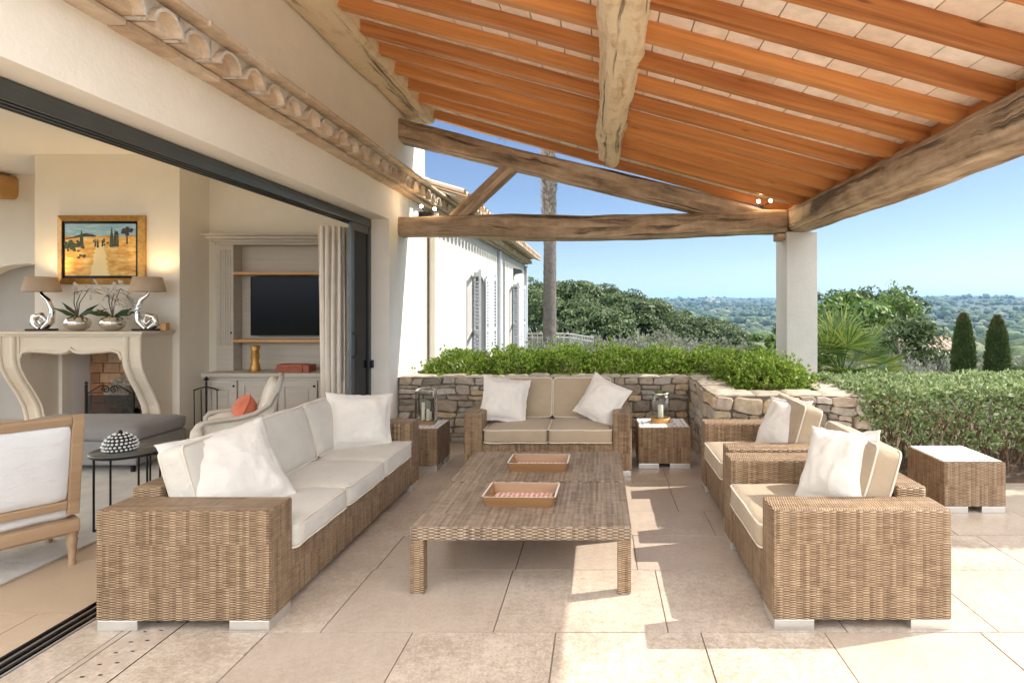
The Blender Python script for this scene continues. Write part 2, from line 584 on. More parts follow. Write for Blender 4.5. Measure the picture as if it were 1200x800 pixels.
def make_terrain():
    rs = [0, 4, 7, 9, 11, 13, 16, 20, 25, 31, 38, 46, 56, 68, 82, 100]
    while rs[-1] < 7200:
        rs.append(rs[-1] * 1.075)
    na = 180
    vs, fs = [(0, 0, -.25)], []
    for r in rs[1:]:
        for k in range(na):
            a = 2 * PI * k / na
            x, y = r * math.sin(a), r * math.cos(a)
            vs.append((x, y, ground_z(x, y)))
    for k in range(na):
        fs.append((0, 1 + (k + 1) % na, 1 + k))
    for i in range(len(rs) - 2):
        for k in range(na):
            a, b_ = 1 + i * na, 1 + (i + 1) * na
            k2 = (k + 1) % na
            fs.append((a + k, a + k2, b_ + k2, b_ + k))
    b = NB('hill_ground')
    p = b.pos
    n1 = b.noise(b.mapping(p, (.004, .004, .004)), 1, 6, .6)
    n2 = b.noise(b.mapping(p, (.05, .05, .05)), 1, 6, .7)
    n3 = b.noise(b.mapping(p, (3, 3, 3)), 1, 4)
    f = b.math('ADD', b.math('MULTIPLY', n1, .4), b.math('ADD', b.math('MULTIPLY', n2, .5), b.math('MULTIPLY', n3, .12)))
    b.out(b.ramp(f, [(.36, (.02, .035, .016)), (.55, (.035, .052, .024)), (.72, (.075, .085, .04)), (.85, (.17, .16, .10))]), .95)
    M['ground'] = b.m
    mb = MB().add(vs, fs, None, 0, True)
    tag(mb.build('ground', 'ground'), kind='structure')
make_terrain()

# ------------------------------------------------------------------ paved floors, one slab at a time in one sheet
def paving(name, x0, x1, ys, mat, seed, first=None, holes=()):
    r = random.Random(seed)
    mb = MB()
    g = .0034
    for j in range(len(ys) - 1):
        y0, y1 = ys[j], ys[j + 1]
        x = x0 - r.uniform(0, .5)
        if first and j in first:
            x = first[j]
        while x < x1:
            w = r.choice((.57, .66, .67, .75, .8, .62))
            if first and j in first and isinstance(first.get(('w', j)), list) and first[('w', j)]:
                w = first[('w', j)].pop(0)
            a, b_ = max(x, x0), min(x + w, x1)
            x += w
            if b_ - a < .03:
                continue
            if any(a >= h[0] and b_ <= h[1] and y0 >= h[2] and y1 <= h[3] for h in holes):
                continue
            dz = r.uniform(-.0012, .0012)
            mb.box(a + g, b_ - g, y0 + g, y1 - g, -.03, dz)
    o = mb.build(name, mat)
    return tag(o, kind='structure')
YS = [-8.3, -7.7, -7.05, -6.4, -5.9, -5.25, -4.75, -4.1, -3.6, -3.1, -2.45, -1.95, -1.3, -.65, -.25, .4, 1.05, 1.55, 2.05, 2.695, 3.335, 3.84, 4.29, 4.89, 5.45, 5.95, 6.6]
f2 = {17: -2.6, ('w', 17): [.5, .67, .7, .62, .66], 18: -2.28, ('w', 18): [.75, .67, .66, .67, .57, .72, .6],
      19: -2.05, ('w', 19): [.76, .80, .81, .83, .7], 20: -1.9, ('w', 20): [.62, .8, .7, .66, .8], 21: -1.7, ('w', 21): [.7, .6, .55, .62, .8]}
ft = paving('terrace_floor', -1.965, 9.2, YS, 'floor', 3, f2)
paving('terrace_floor', -2.425, -2.175, [y + .2 for y in YS], 'floor', 5)
paving('living_room_floor', -9.0, -2.56, [1.0 + .62 * i for i in range(12)], 'floorin', 11)
tag(MB().box(-9.3, 9.25, -8.4, 6.62, -.12, -.005).build('terrace_bed', 'grout'), kind='structure')
tag(MB().box(-9.3, -2.3, 6.62, 8.0, -.12, -.004).build('living_room_bed', 'floorin'), kind='structure')

# drain: slotted stone strips with real slots
def drain():
    t = thing('drain_channel', 'slotted pale stone drain strip set in the floor along the sliding door track', 'drain')
    mb = MB()
    x0, x1 = -2.17, -1.97
    y = -1.0
    while y < 6.1:
        y1 = y + 1.0
        rows = 12
        step = (1.0 - .008) / rows
        xs = [x0, x0 + .058, x0 + .078, x0 + .122, x0 + .142, x1]
        for i in range(rows):
            a = y + .004 + i * step
            edge = i in (0, rows - 1)
            for c in range(5):
                if c in (1, 3) and not edge:
                    sh = .012 if c == 3 else 0
                    p, q = a + .03 + sh, a + .042 + sh
                    for u, w in ((a, p), (q, a + step)):
                        mb.add([(xs[c], u, 0), (xs[c + 1], u, 0), (xs[c + 1], w, 0), (xs[c], w, 0)], [(0, 1, 2, 3)])
                    mb.add([(xs[c], p, 0), (xs[c + 1], p, 0), (xs[c + 1], q, 0), (xs[c], q, 0), (xs[c], p, -.0023), (xs[c + 1], p, -.0023), (xs[c + 1], q, -.0023), (xs[c], q, -.0023)],
                           [(0, 1, 5, 4), (1, 2, 6, 5), (2, 3, 7, 6), (3, 0, 4, 7)])
                else:
                    mb.add([(xs[c], a, 0), (xs[c + 1], a, 0), (xs[c + 1], a + step, 0), (xs[c], a + step, 0)], [(0, 1, 2, 3)])
        y = y1
    mb.build('grating', 'floor', t)
    MB().box(x0, x1, -1, 6.1, -.0034, -.0024).build('slot_dark', 'black', t)  # black sheet close under the slots, standing in for their dark depth
drain()

# ------------------------------------------------------------------ villa (walls, cornice, roofs, windows)
XW = -2.24
villa = thing('villa', 'cream stucco villa with long sliding door opening and tiled eaves beside the terrace', 'house', (0, 0, 0))
wp = [(1.0, 2.44), (6.22, 2.44), (6.22, -.3), (7.48, -.3), (7.48, 4.95), (1.0, 4.95)]
MB().prism(wp, 'x', -2.62, XW).build('facade_wall', 'stucco', villa)
MB().box(-9.2, -2.63, 7.62, 7.95, 2.6, 4.95).build('gable_wall', 'stucco', villa)
# wing
def arch_notch(y0, y1, ztop, zb, n=10):
    pts = [(y0, zb)]
    r = (y1 - y0) / 2
    rise = .18
    for i in range(n + 1):
        a = PI - PI * i / n
        pts.append(((y0 + y1) / 2 + r * math.cos(a), ztop - rise + rise * math.sin(a)))
    pts.append((y1, zb))
    return pts
WIN = [(10.35, 11.35, 2.12), (15.05, 16.05, 2.10)]
pl = [(7.482, -2.5)]
for y0, y1, zt in WIN:
    pl += arch_notch(y0, y1, zt, -2.5)
pl += [(17.6, -2.5), (17.6, 2.78), (7.482, 2.78)]
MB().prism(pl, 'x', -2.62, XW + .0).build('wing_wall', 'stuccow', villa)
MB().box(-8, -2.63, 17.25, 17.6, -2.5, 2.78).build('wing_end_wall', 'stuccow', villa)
for y0, y1, zt in WIN:
    w = MB().box(-2.58, -2.50, y0 - .02, y1 + .02, -1.2, zt + .02).build('window', 'darkframe', villa)
    for a, b_ in ((y0 + .05, (y0 + y1) / 2 - .03), ((y0 + y1) / 2 + .03, y1 - .05)):
        MB().box(-2.497, -2.49, a, b_, .1, zt - .25).build('pane', 'black', w)
    MB().box(-2.60, XW + .03, y0 - .05, y1 + .05, -.35, -.08).build('sill', 'coping', w)
def shutter(y, ang, side, zt):
    """louvred leaf hinged at y; side -1 opens toward -Y"""
    mb = MB()
    W, H = .5, zt + .06
    mt = Matrix.Translation((XW + .02, y, -.02)) @ Matrix.Rotation(R(ang), 4, 'Z')
    for a, b_ in ((0, .06), (W - .06, W)):
        mb.box(-.018, .018, a, b_, 0, H - (.1 if (a == 0) else 0.02), 0, 0, mt)
    for z in (0, H * .48, H - .13):
        mb.box(-.018, .018, .06, W - .06, z, z + .08, 0, 0, mt)
    z = .1
    while z < H - .16:
        if abs(z - H * .5) > .09:
            m2 = mt @ Matrix.Translation((0, 0, z)) @ Matrix.Rotation(R(38), 4, 'Y')
            mb.box(-.02, .02, .06, W - .06, -.005, .005, 0, 0, m2)
        z += .062
    return mb.build('shutter', 'shutter', villa)
for (y0, y1, zt) in WIN:
    shutter(y0, 180 + 24, -1, zt)
    shutter(y1, -16, 1, zt)
# downpipes
for y, r in ((7.66, .062), (12.85, .04), (17.5, .045)):
    MB().tube([(XW + r + .01, y, -1.5), (XW + r + .01, y, 2.74)], r, 12).build('downpipe', 'stucco' if y < 8 else 'shutter', villa)
# genoise cornice: flat course, row of half tiles bedded in mortar, top flat course
def cornice(y0, y1, name):
    mb = MB()
    sp, ro, ri = .235, .098, .082
    x_t, z0 = -2.045, 2.815
    n = int((y1 - y0) / sp)
    r = random.Random(5)
    for i in range(int((y1 - y0) / .33)):
        a = y0 + i * .33
        mb.box(XW - .01, -2.15 + r.uniform(-.006, .006), a + .004, a + .326, 2.778 + r.uniform(-.003, .003), 2.806, .004, 0)
    for i in range(n):
        c = y0 + sp * (i + .5) + r.uniform(-.006, .006)
        K = 10
        zz = z0 + r.uniform(-.004, .004)
        xt = x_t + r.uniform(-.012, .012)
        outer = [(c - ro * math.cos(PI * k / K), zz + ro * 1.0 * math.sin(PI * k / K)) for k in range(K + 1)]
        inner = [(c - ri * math.cos(PI * k / K), zz + ri * 1.0 * math.sin(PI * k / K)) for k in range(K + 1)]
        vs, fs = [], []
        for x in (XW - .01, xt):
            vs += [(x, p[0], p[1]) for p in outer] + [(x, p[0], p[1]) for p in inner]
        m = K + 1
        for k in range(K):
            fs += [(k, k + 1, 2 * m + k + 1, 2 * m + k), (m + k + 1, m + k, 3 * m + k, 3 * m + k + 1)]
        mb.add(vs, fs, None, 0, False)
        mb.add(vs[2 * m:], [(k, k + 1, m + k + 1, m + k) for k in range(K)], None, 1, False)
        # mortar web beside and above the tile
        web = [(c - sp / 2, zz - .004)] + [(p[0], p[1] + .001) for p in outer] + [(c + sp / 2, zz - .004), (c + sp / 2, z0 + ro + .022), (c - sp / 2, z0 + ro + .022)]
        mb.prism(web, 'x', XW - .01, x_t - .03, 1)
        # mortar packed deep inside the barrel
        mb.prism([(c - ri * .99, zz)] + [(p[0], p[1] - .001) for p in inner] + [(c + ri * .99, zz)], 'x', XW - .008, x_t - .05, 0)
    for i in range(int((y1 - y0) / .33)):
        a = y0 + i * .33
        mb.box(XW - .01, -1.995 + r.uniform(-.008, .008), a + .003, a + .327, 2.938 + r.uniform(-.003, .003), 2.965, .004, 0)
    return mb.build(name, ['clay', 'mortar'], villa)
cornice(1.0, 7.62, 'cornice')
cornice(7.62, 17.75, 'cornice')
# narrow tiled ledge above the cornice on the tall wall; tiled roof on the wing
def barrel_roof(x_eave, x_top, z_eave, z_top, y0, y1, name, sp=.235, r_=.085, mat='clay'):
    mb = MB()
    y = y0
    K = 6
    rr = random.Random(2)
    while y < y1:
        for s_, off in ((1, 0), (-1, sp / 2)):
            nseg = max(1, int(abs(x_top - x_eave) / .42))
            for q in range(nseg):
                t0, t1 = q / nseg, (q + 1) / nseg + .02
                vs = []
                dz = rr.uniform(0, .012)
                for t, rs in ((t0, 1.05), (t1, .92)):
                    x = x_eave + (x_top - x_eave) * t
                    z = z_eave + (z_top - z_eave) * t + (.05 if s_ > 0 else .03) + dz
                    for k in range(K + 1):
                        a = PI * k / K
                        vs.append((x, y + off - rs * r_ * math.cos(a), z + s_ * rs * r_ * .8 * math.sin(a)))
                m = K + 1
                mb.add(vs, [(k, k + 1, m + k + 1, m + k) for k in range(K)], None, 0, False)
        y += sp
    return mb.build(name, mat, villa)
MB().prism([(-2.0, 2.967), (XW - .01, 2.967), (XW - .01, 3.06)], 'y', 1.0, 7.62).build('cornice_cap', 'mortar', villa)
barrel_roof(-1.77, -5.0, 2.93, 3.9, 7.7, 17.75, 'wing_roof')
MB().prism([(-5.2, 3.93), (-5.2, 3.90), (-1.87, 2.945), (-1.85, 2.965)], 'y', 7.63, 17.75).build('wing_roof_deck', 'mortar', villa)
MB().prism([(-9.6, 4.95), (-1.9, 4.95), (-5.6, 6.2)], 'y', .8, 8.0).build('main_roof', 'clay', villa)
# living room shell
YB, YT, YL = 6.6, 7.1, 7.6
CZ = 3.23
MB().box(-9.2, -2.63, 1.0, 7.95, CZ, CZ + .15).build('ceiling', 'ceiling', villa)
MB().box(-4.75, -2.63, YT, YT + .2, -.02, CZ - .002).build('room_wall', 'innerwall', villa)
MB().box(-9.2, -2.63, 1.0, 1.2, 3.1, 4.95).build('front_lintel', 'stucco', villa)  # unseen front of the room, left open below to let light in
# unseen garden side of the room, opened up to let sky light in
yy = -1.0
segs = [(1.0, 1.15, 0), (1.15, 2.1, 1), (2.1, 2.25, 0), (2.25, 4.9, 1), (4.9, 5.05, 0), (5.05, 7.3, 1), (7.3, 7.95, 0)]
for a, b_, w in segs:
    MB().box(-9.2, -9.0, a, b_, 3.12 if w else -.02, CZ - .002).build('garden_side_wall', 'innerwall', villa)
# chimney breast with firebox hole
FX0, FX1, FZ = -6.08, -5.06, 1.02
br = [(-6.39, -.02), (FX0, -.02), (FX0, FZ), (FX1, FZ), (FX1, -.02), (-4.75, -.02), (-4.75, CZ - .002), (-6.39, CZ - .002)]
MB().prism(br, 'y', YB, YB + .12).build('chimney_breast', 'innerwall', villa)
MB().box(-4.87, -4.7505, YB + .121, YT + .1, -.02, CZ - .004).build('chimney_side', 'innerwall', villa)
MB().box(-6.39, -6.27, YB + .121, YL, -.02, CZ - .004).build('chimney_side', 'innerwall', villa)
mb = MB()
mb.box(FX0 - .1, FX0, YB + .121, 7.05, -.02, 1.5)
mb.box(FX1, FX1 + .1, YB + .121, 7.05, -.02, 1.5)
mb.box(FX0 - .1, FX1 + .1, YB + .121, 7.05, 1.501, 1.6)
mb.build('firebox_lining', 'ceiling', villa)
# brick back
mb = MB(); r = random.Random(8)
z = 0.0
row = 0
while z < 1.5:
    x = FX0 - (.14 if row % 2 else 0)
    while x < FX1:
        w = r.choice((.2, .26, .16))
        mb.box(max(x, FX0) + .005, min(x + w, FX1) - .005, 6.95 + r.uniform(0, .008), 7.03, z + .004, z + .116, .004)
        x += w
    z += .12; row += 1
M['firebrick'] = islandmat('fire_brick', [(0, (.30, .13, .06)), (.35, (.42, .22, .11)), (.7, (.48, .30, .17)), (1, (.55, .42, .28))], .9, 14, .3, .5)
mb.build('firebrick_back', 'firebrick', villa)
# left recess wall with arched niche
an = [(-9.0, -.02), (-8.35, -.02)]
xc, ra = -7.45, .9
for i in range(13):
    a = PI - PI * i / 12
    an.append((xc + ra * math.cos(a), 1.55 + .52 * math.sin(a)))
an += [(-6.55, -.02), (-6.395, -.02), (-6.395, CZ - .002), (-9.0, CZ - .002)]
MB().prism(an, 'y', YL, YL + .22).build('room_wall', 'innerwall', villa)
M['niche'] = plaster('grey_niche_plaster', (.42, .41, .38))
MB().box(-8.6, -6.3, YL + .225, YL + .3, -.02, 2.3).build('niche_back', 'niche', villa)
# skirting boards
mb = MB()
mb.box(-4.75, -4.735, YB, YT, 0, .1); mb.box(-4.75, -4.62, YT - .015, YT, 0, .1); mb.box(-4.86, -4.735, YB - .015, YB, 0, .1)
mb.build('skirting', 'mantel', villa)
MB().loft([(-7.73, 1.25, 3.05), (-7.73, 3, 3.04), (-7.73, YL, 3.05)], [(.16, .15)] * 3, 14, 5, .012, 1.5, seed=3).build('ceiling_beam', 'shelfw', villa)

# ------------------------------------------------------------------ sliding door
sd = thing('sliding_door', 'dark grey aluminium sliding door frame with stacked glass leaves and floor track', 'door')
mb = MB()
mb.box(-2.56, -2.43, 1.02, 6.215, 2.40, 2.436, .003)
for x in (-2.56, -2.525, -2.48, -2.44):
    mb.box(x, x + .012, 1.02, 6.215, 2.35, 2.40)
mb.build('head_rail', 'darkframe', sd)
mb = MB()
mb.box(-2.56, -2.43, 1.02, 6.215, -.03, -.006)
for x in (-2.555, -2.505, -2.46):
    mb.box(x, x + .014, 1.02, 6.215, -.006, .008)
mb.build('track', 'black', sd)
mb = MB(); mb.box(-2.435, -2.428, 1.02, 6.215, -.03, .004); mb.build('track_edge', 'metal', sd)
MB().box(-2.56, -2.43, 6.165, 6.215, .0, 2.35).build('jamb_frame', 'darkframe', sd)
for i, (x, y) in enumerate(((-2.452, 5.74), (-2.492, 5.83), (-2.53, 5.92))):
    leaf = MB().box(x - .014, x + .014, y, y + .07, .01, 2.347, .003)
    leaf.box(x - .014, x + .014, y + .07, 6.16, .01, .09); leaf.box(x - .014, x + .014, y + .07, 6.16, 2.27, 2.347)
    lo = leaf.build('door_leaf', 'darkframe', sd)
    MB().box(x - .005, x + .005, y + .07, 6.16, .09, 2.27).build('pane', 'black', lo)
    if i == 0:
        MB().tube([(x + .014, y + .03, 1.0), (x + .05, y + .03, 1.03), (x + .05, y + .03, 1.22), (x + .014, y + .03, 1.25)], .009, 8).build('handle', 'blackm', lo)
MB().box(-2.42, -2.40, 6.17, 6.215, .86, .94, .004).build('latch', 'blackm', sd)

# ------------------------------------------------------------------ veranda: pillar, beams, rafters, tiles
ver = thing('veranda', 'open timber veranda roof with orange rafters and old beams on a pale square pillar', 'veranda', (2.26, 6.68, 0))
vo = Matrix.Translation((-2.26, -6.68, 0))
def vb(mb, name, mats):
    return mb.xform(vo).build(name, mats, ver)
vb(MB().box(2.087, 2.43, 6.48, 6.88, -.2, 2.34, .008), 'pillar', 'pillar')
vb(MB().box(2.0, 2.087, 6.53, 6.7, 2.25, 2.33, .008), 'corbel', 'beam')
def path_beam(ps, n):
    out = []
    for i in range(n + 1):
        t = i / n * (len(ps) - 1)
        k = min(int(t), len(ps) - 2)
        out.append(Vector(ps[k]).lerp(Vector(ps[k + 1]), t - k))
    return out
def sm_beam(ps, secs, n, **kw):
    P = path_beam(ps, n)
    S = []
    for i in range(n + 1):
        t = i / n * (len(secs) - 1)
        k = min(int(t), len(secs) - 2)
        a = t - k
        a = a * a * (3 - 2 * a)
        S.append((secs[k][0] * (1 - a) + secs[k + 1][0] * a, secs[k][1] * (1 - a) + secs[k + 1][1] * a))
    return MB().loft(P, S, kw.pop('nn', 28), kw.pop('expo', 5), kw.pop('amp', .014), kw.pop('nfreq', 2.2), **kw)
yt = 6.62
vb(sm_beam([(-2.27, yt, 2.405), (-1.6, yt, 2.405), (-.9, yt, 2.40), (-.1, yt, 2.39), (.8, yt, 2.415), (1.5, yt, 2.45), (2.10, yt, 2.465)],
           [(.14, .11), (.14, .115), (.14, .145), (.14, .14), (.135, .135), (.135, .13), (.135, .135)], 60, seed=1.0, amp=.022), 'tie_beam', 'beam')
vb(sm_beam([(-2.30, yt, 3.51), (-1, yt, 3.185), (.2, yt, 2.895), (1.2, yt, 2.655), (1.95, yt, 2.49)],
           [(.12, .125), (.12, .122), (.12, .125), (.12, .12), (.115, .08)], 50, seed=4.0, amp=.016), 'top_chord', 'beam')
vb(sm_beam([(-1.63, yt, 2.49), (-1.3, yt, 2.80), (-.98, yt, 3.10)], [(.085, .085), (.08, .075), (.085, .08)], 16, seed=8.0, amp=.01), 'strut', 'beam')
vb(sm_beam([(-2.07, 2.15, 3.82), (-2.05, 2.8, 3.83), (-2.07, 4, 3.81), (-2.08, 6.9, 3.81)], [(.165, .16), (.17, .16), (.165, .165), (.155, .155)], 50, seed=12.0, amp=.022, expo=4), 'wall_purlin', 'log')
vb(sm_beam([(.16, 2.1, 3.21), (.17, 2.6, 3.20), (.15, 3.2, 3.19), (.125, 4.8, 3.185), (.115, 6.36, 3.18)], [(.175, .165), (.15, .16), (.155, .155), (.13, .15), (.115, .145)], 90, seed=21.0, amp=.042, expo=2.3, nfreq=3.6), 'ridge_log', 'log')
vb(sm_beam([(2.26, 2.05, 2.475), (2.28, 3.0, 2.48), (2.27, 4.5, 2.485), (2.265, 6.9, 2.48)], [(.165, .14), (.175, .145), (.17, .15), (.16, .14)], 60, seed=33.0, amp=.02, expo=3.4), 'eave_beam', 'beam')
def zr(x):
    return 2.62 + .27 * (2.1 - x)
ry = [6.28 - .395 * k for k in range(11)] + [6.86]
rr = random.Random(4)
for y in ry:
    x0, x1 = -2.22, 2.50
    w = .039
    mb = MB()
    vs, n = [], 12
    wob = [rr.uniform(-.004, .004) for _ in range(n + 1)]
    for i in range(n + 1):
        x = x0 + (x1 - x0) * i / n
        z = zr(x)
        for dy, dz in ((-w, 0), (w, 0), (w, .102), (-w, .102)):
            vs.append((x, y + dy + wob[i], z + dz + (wob[-i] if dz == 0 else 0)))
    fs, uvs = [], []
    per = [0, .082, .19, .272, .38]
    so_ = rr.uniform(0, 20)
    for i in range(n):
        for k in range(4):
            k2 = (k + 1) % 4
            fs.append([i * 4 + k, i * 4 + k2, i * 4 + 4 + k2, i * 4 + 4 + k])
            a, b_ = (x1 - x0) * i / n + so_, (x1 - x0) * (i + 1) / n + so_
            uvs.append([(a, per[k]), (a, per[k + 1]), (b_, per[k + 1]), (b_, per[k])])
    fs += [[3, 2, 1, 0], [n * 4, n * 4 + 1, n * 4 + 2, n * 4 + 3]]
    uvs += [[(0, 0), (0, .1), (.1, .1), (.1, 0)]] * 2
    mb.add(vs, fs, uvs)
    vb(mb, 'rafter', 'rafter')
# blocking between rafters over the eave beam
mb = MB()
rs_ = sorted(ry)
for a, b_ in zip(rs_[:-1], rs_[1:]):
    mb.box(2.20, 2.235, a + .043, b_ - .043, zr(2.235) - .03, zr(2.235) + .10)
vb(mb, 'blocking', 'rafter')
# clay tiles spanning the rafters
mb = MB()
edges = [rs_[0] - .2] + rs_ + [rs_[-1] + .26]
sh = Matrix(((1, 0, 0, 0), (0, 1, 0, 0), (-.27, 0, 1, 0), (0, 0, 0, 1)))
sl_len = 0
for a, b_ in zip(edges[:-1], edges[1:]):
    x = -2.25
    while x < 2.5:
        z = zr(0) + .1025 + rr.uniform(0, .003)
        m2 = sh
        mb.box(x + .0035, min(x + .2, 2.52) - .0035, a + .002, b_ - .002, z, z + .028, 0, 0, m2)
        x += .2
vb(mb, 'ceiling_tiles', 'ceiltile')
# covering barrel tiles on top
mb = MB()
vs, fs = [], []
ny, nx = 300, 2
y0, y1 = edges[0] - .03, edges[-1] + .05
for i in range(ny + 1):
    y = y0 + (y1 - y0) * i / ny
    h = .05 * abs(math.sin((y - y0) / .235 * PI))
    for x in (-2.25, 2.53):
        vs.append((x, y, zr(x) + .145 + h))
for i in range(ny):
    fs.append((i * 2, i * 2 + 1, i * 2 + 3, i * 2 + 2))
mb.add(vs, fs, None, 0, True)
mb.prism([(-2.25, zr(-2.25) + .1375), (2.53, zr(2.53) + .1375), (2.53, zr(2.53) + .144), (-2.25, zr(-2.25) + .144)], 'y', y0, y1)
vb(mb, 'roof_tiles', 'clay')

# ------------------------------------------------------------------ rubble stone planter wall
def rubble(mb, org, du, nn, L, H, r, smin=(.10, .05), smax=(.30, .125)):
    """irregular stones filling an L x H rectangle; du = direction along, nn = outward normal"""
    rects = []
    y = 0.0
    courses = []
    while y < H - .02:
        h = r.uniform(.055, .125)
        if H - y - h < .07:
            h = H - y
        courses.append((y, h)); y += h
    for (cy, ch) in courses:
        x = 0.0
        while x < L - .005:
            w = r.uniform(.10, .29)
            if L - x - w < .08:
                w = L - x
            q = r.random()
            if ch > .115 and q < .38:
                s_ = r.uniform(.38, .62)
                rects.append((x, cy, w, ch * s_))
                if r.random() < .4 and w > .2:
                    k = r.uniform(.35, .65)
                    rects.append((x, cy + ch * s_, w * k, ch * (1 - s_))); rects.append((x + w * k, cy + ch * s_, w * (1 - k), ch * (1 - s_)))
                else:
                    rects.append((x, cy + ch * s_, w, ch * (1 - s_)))
            else:
                rects.append((x, cy, w, ch))
            x += w
    O, U, N, Z = Vector(org), Vector(du), Vector(nn), Vector((0, 0, 1))
    for (x, y, w, h) in rects:
        g = .0035
        cx, cy = x + w / 2, y + h / 2
        hw, hh = w / 2 - g, h / 2 - g
        K = 14
        tilt = r.uniform(-.07, .07)
        def ring(s_, dep, jit):
            out = []
            for k in range(K):
                th = 2 * PI * (k + .5) / K
                c, s2 = math.cos(th), math.sin(th)
                e = .34
                px = math.copysign(abs(c) ** e, c) * hw * s_
                py = math.copysign(abs(s2) ** e, s2) * hh * s_
                px += jl[k][0] * jit; py += jl[k][1] * jit
                py += px * tilt * .5
                gx, gy = cx + px, cy + py
                q = Vector((gx * 2.6 + O.y * 3, gy * 3.5, O.x))
                ey = min(1, gy / .05, (H - gy) / .05) if 0 < gy < H else 0
                gy2 = gy + mnoise.noise(q) * .042 * ey
                gx2 = gx + mnoise.noise(q + Vector((7, 3, 0))) * .03 + mnoise.noise(Vector((gy * 14, gx * 2, 5))) * .02
                out.append(O + U * min(max(gx2, 0), L) + Z * min(max(gy2, 0), H) + N * dep)
            return out
        jl = [(r.uniform(-.012, .008), r.uniform(-.010, .006)) for _ in range(K)]
        d = r.uniform(.008, .03)
        R0, R1, R2 = ring(1, -.03, 1), ring(.97, d * .55, 1), ring(.84, d, .9)
        cen = O + U * cx + Z * cy + N * (d + r.uniform(-.004, .008))
        vs = R0 + R1 + R2 + [cen]
        fs = []
        for k in range(K):
            k2 = (k + 1) % K
            fs += [(k, k2, K + k2, K + k), (K + k, K + k2, 2 * K + k2, 2 * K + k), (2 * K + k, 2 * K + k2, 3 * K)]
        mb.add(vs, fs, None, 0, False)
M['joint'] = plain('wall_joint', (.17, .14, .11), .95)
pla = thing('stone_planter', 'dry rubble stone planter wall behind the loveseat stepping out beside the armchairs', 'planter wall', (0, 6.5, 0))
po = Matrix.Translation((0, -6.5, 0))
r = random.Random(15)
HW = .722
mb = MB()
rubble(mb, (-2.22, 6.48, 0), (1, 0, 0), (0, -1, 0), 3.225, HW, r)
rubble(mb, (1.015, 6.46, 0), (0, -1, 0), (-1, 0, 0), 1.37, HW, r)
rubble(mb, (1.0, 5.1, 0), (1, 0, 0), (0, -1, 0), 1.37, HW, r)
rubble(mb, (2.36, 5.09, 0), (0, 1, 0), (1, 0, 0), 2.4, HW, r)
mb.xform(po).build('stone_facing', 'stone', pla)
mb = MB()
mb.box(-2.235, 1.03, 6.495, 6.78, -.2, HW - .004); mb.box(1.03, 1.3, 5.115, 6.78, -.2, HW - .005); mb.box(1.3, 2.345, 5.115, 5.38, -.2, HW - .006)
mb.box(2.08, 2.345, 5.38, 7.45, -.2, HW - .007); mb.box(-2.235, 2.08, 7.25, 7.45, -.6, HW - .008)
mb.xform(po).build('wall_core', 'joint', pla)
# coping: irregular flat stones
mb = MB()
def coping_run(x0, x1, y0, y1, along):
    t = x0 if along == 'x' else y0
    end = x1 if along == 'x' else y1
    while t < end - .01:
        L = r.uniform(.22, .45)
        if end - t - L < .12:
            L = end - t
        zt = HW + .018 + r.uniform(-.006, .006)
        nx_, ny_ = 7, 7
        a0, a1, b0, b1 = (t + .004, t + L - .004, y0, y1) if along == 'x' else (x0, x1, t + .004, t + L - .004)
        vs, fs = [], []
        for i in range(nx_ + 1):
            for j in range(ny_ + 1):
                x = a0 + (a1 - a0) * i / nx_; y = b0 + (b1 - b0) * j / ny_
                ed = i in (0, nx_) or j in (0, ny_)
                q = Vector((x * 5, y * 5, t))
                x += mnoise.noise(q) * .012 if ed else 0
                y += mnoise.noise(q + Vector((9, 0, 0))) * .012 if ed else 0
                vs.append((x, y, zt + mnoise.noise(q * 1.7) * .009 - (.012 if ed else 0)))
        def id_(i, j): return i * (ny_ + 1) + j
        for i in range(nx_):
            for j in range(ny_):
                fs.append((id_(i, j), id_(i + 1, j), id_(i + 1, j + 1), id_(i, j + 1)))
        per = [id_(i, 0) for i in range(nx_)] + [id_(nx_, j) for j in range(ny_)] + [id_(i, ny_) for i in range(nx_, 0, -1)] + [id_(0, j) for j in range(ny_, 0, -1)]
        base = len(vs)
        for p in per:
            vs.append((vs[p][0], vs[p][1], HW - .003))
        m = len(per)
        for k in range(m):
            fs.append((per[k], base + k, base + (k + 1) % m, per[(k + 1) % m]))
        mb.add(vs, fs, None, 0, False)
        t += L
coping_run(-2.235, 1.0, 6.482, 6.79, 'x')
coping_run(1.017, 1.32, 5.42, 6.79, 'y')
coping_run(1.01, 2.352, 5.10, 5.42, 'x')
coping_run(2.05, 2.352, 5.42, 6.47, 'y')
mb.xform(po).build('coping', 'coping', pla)
mb = MB()
mb.box(-2.235, 2.08, 6.80, 7.25, -.2, .64); mb.box(1.32, 2.05, 5.39, 6.80, -.2, .64)
mb.xform(po).build('soil', 'soil', pla)
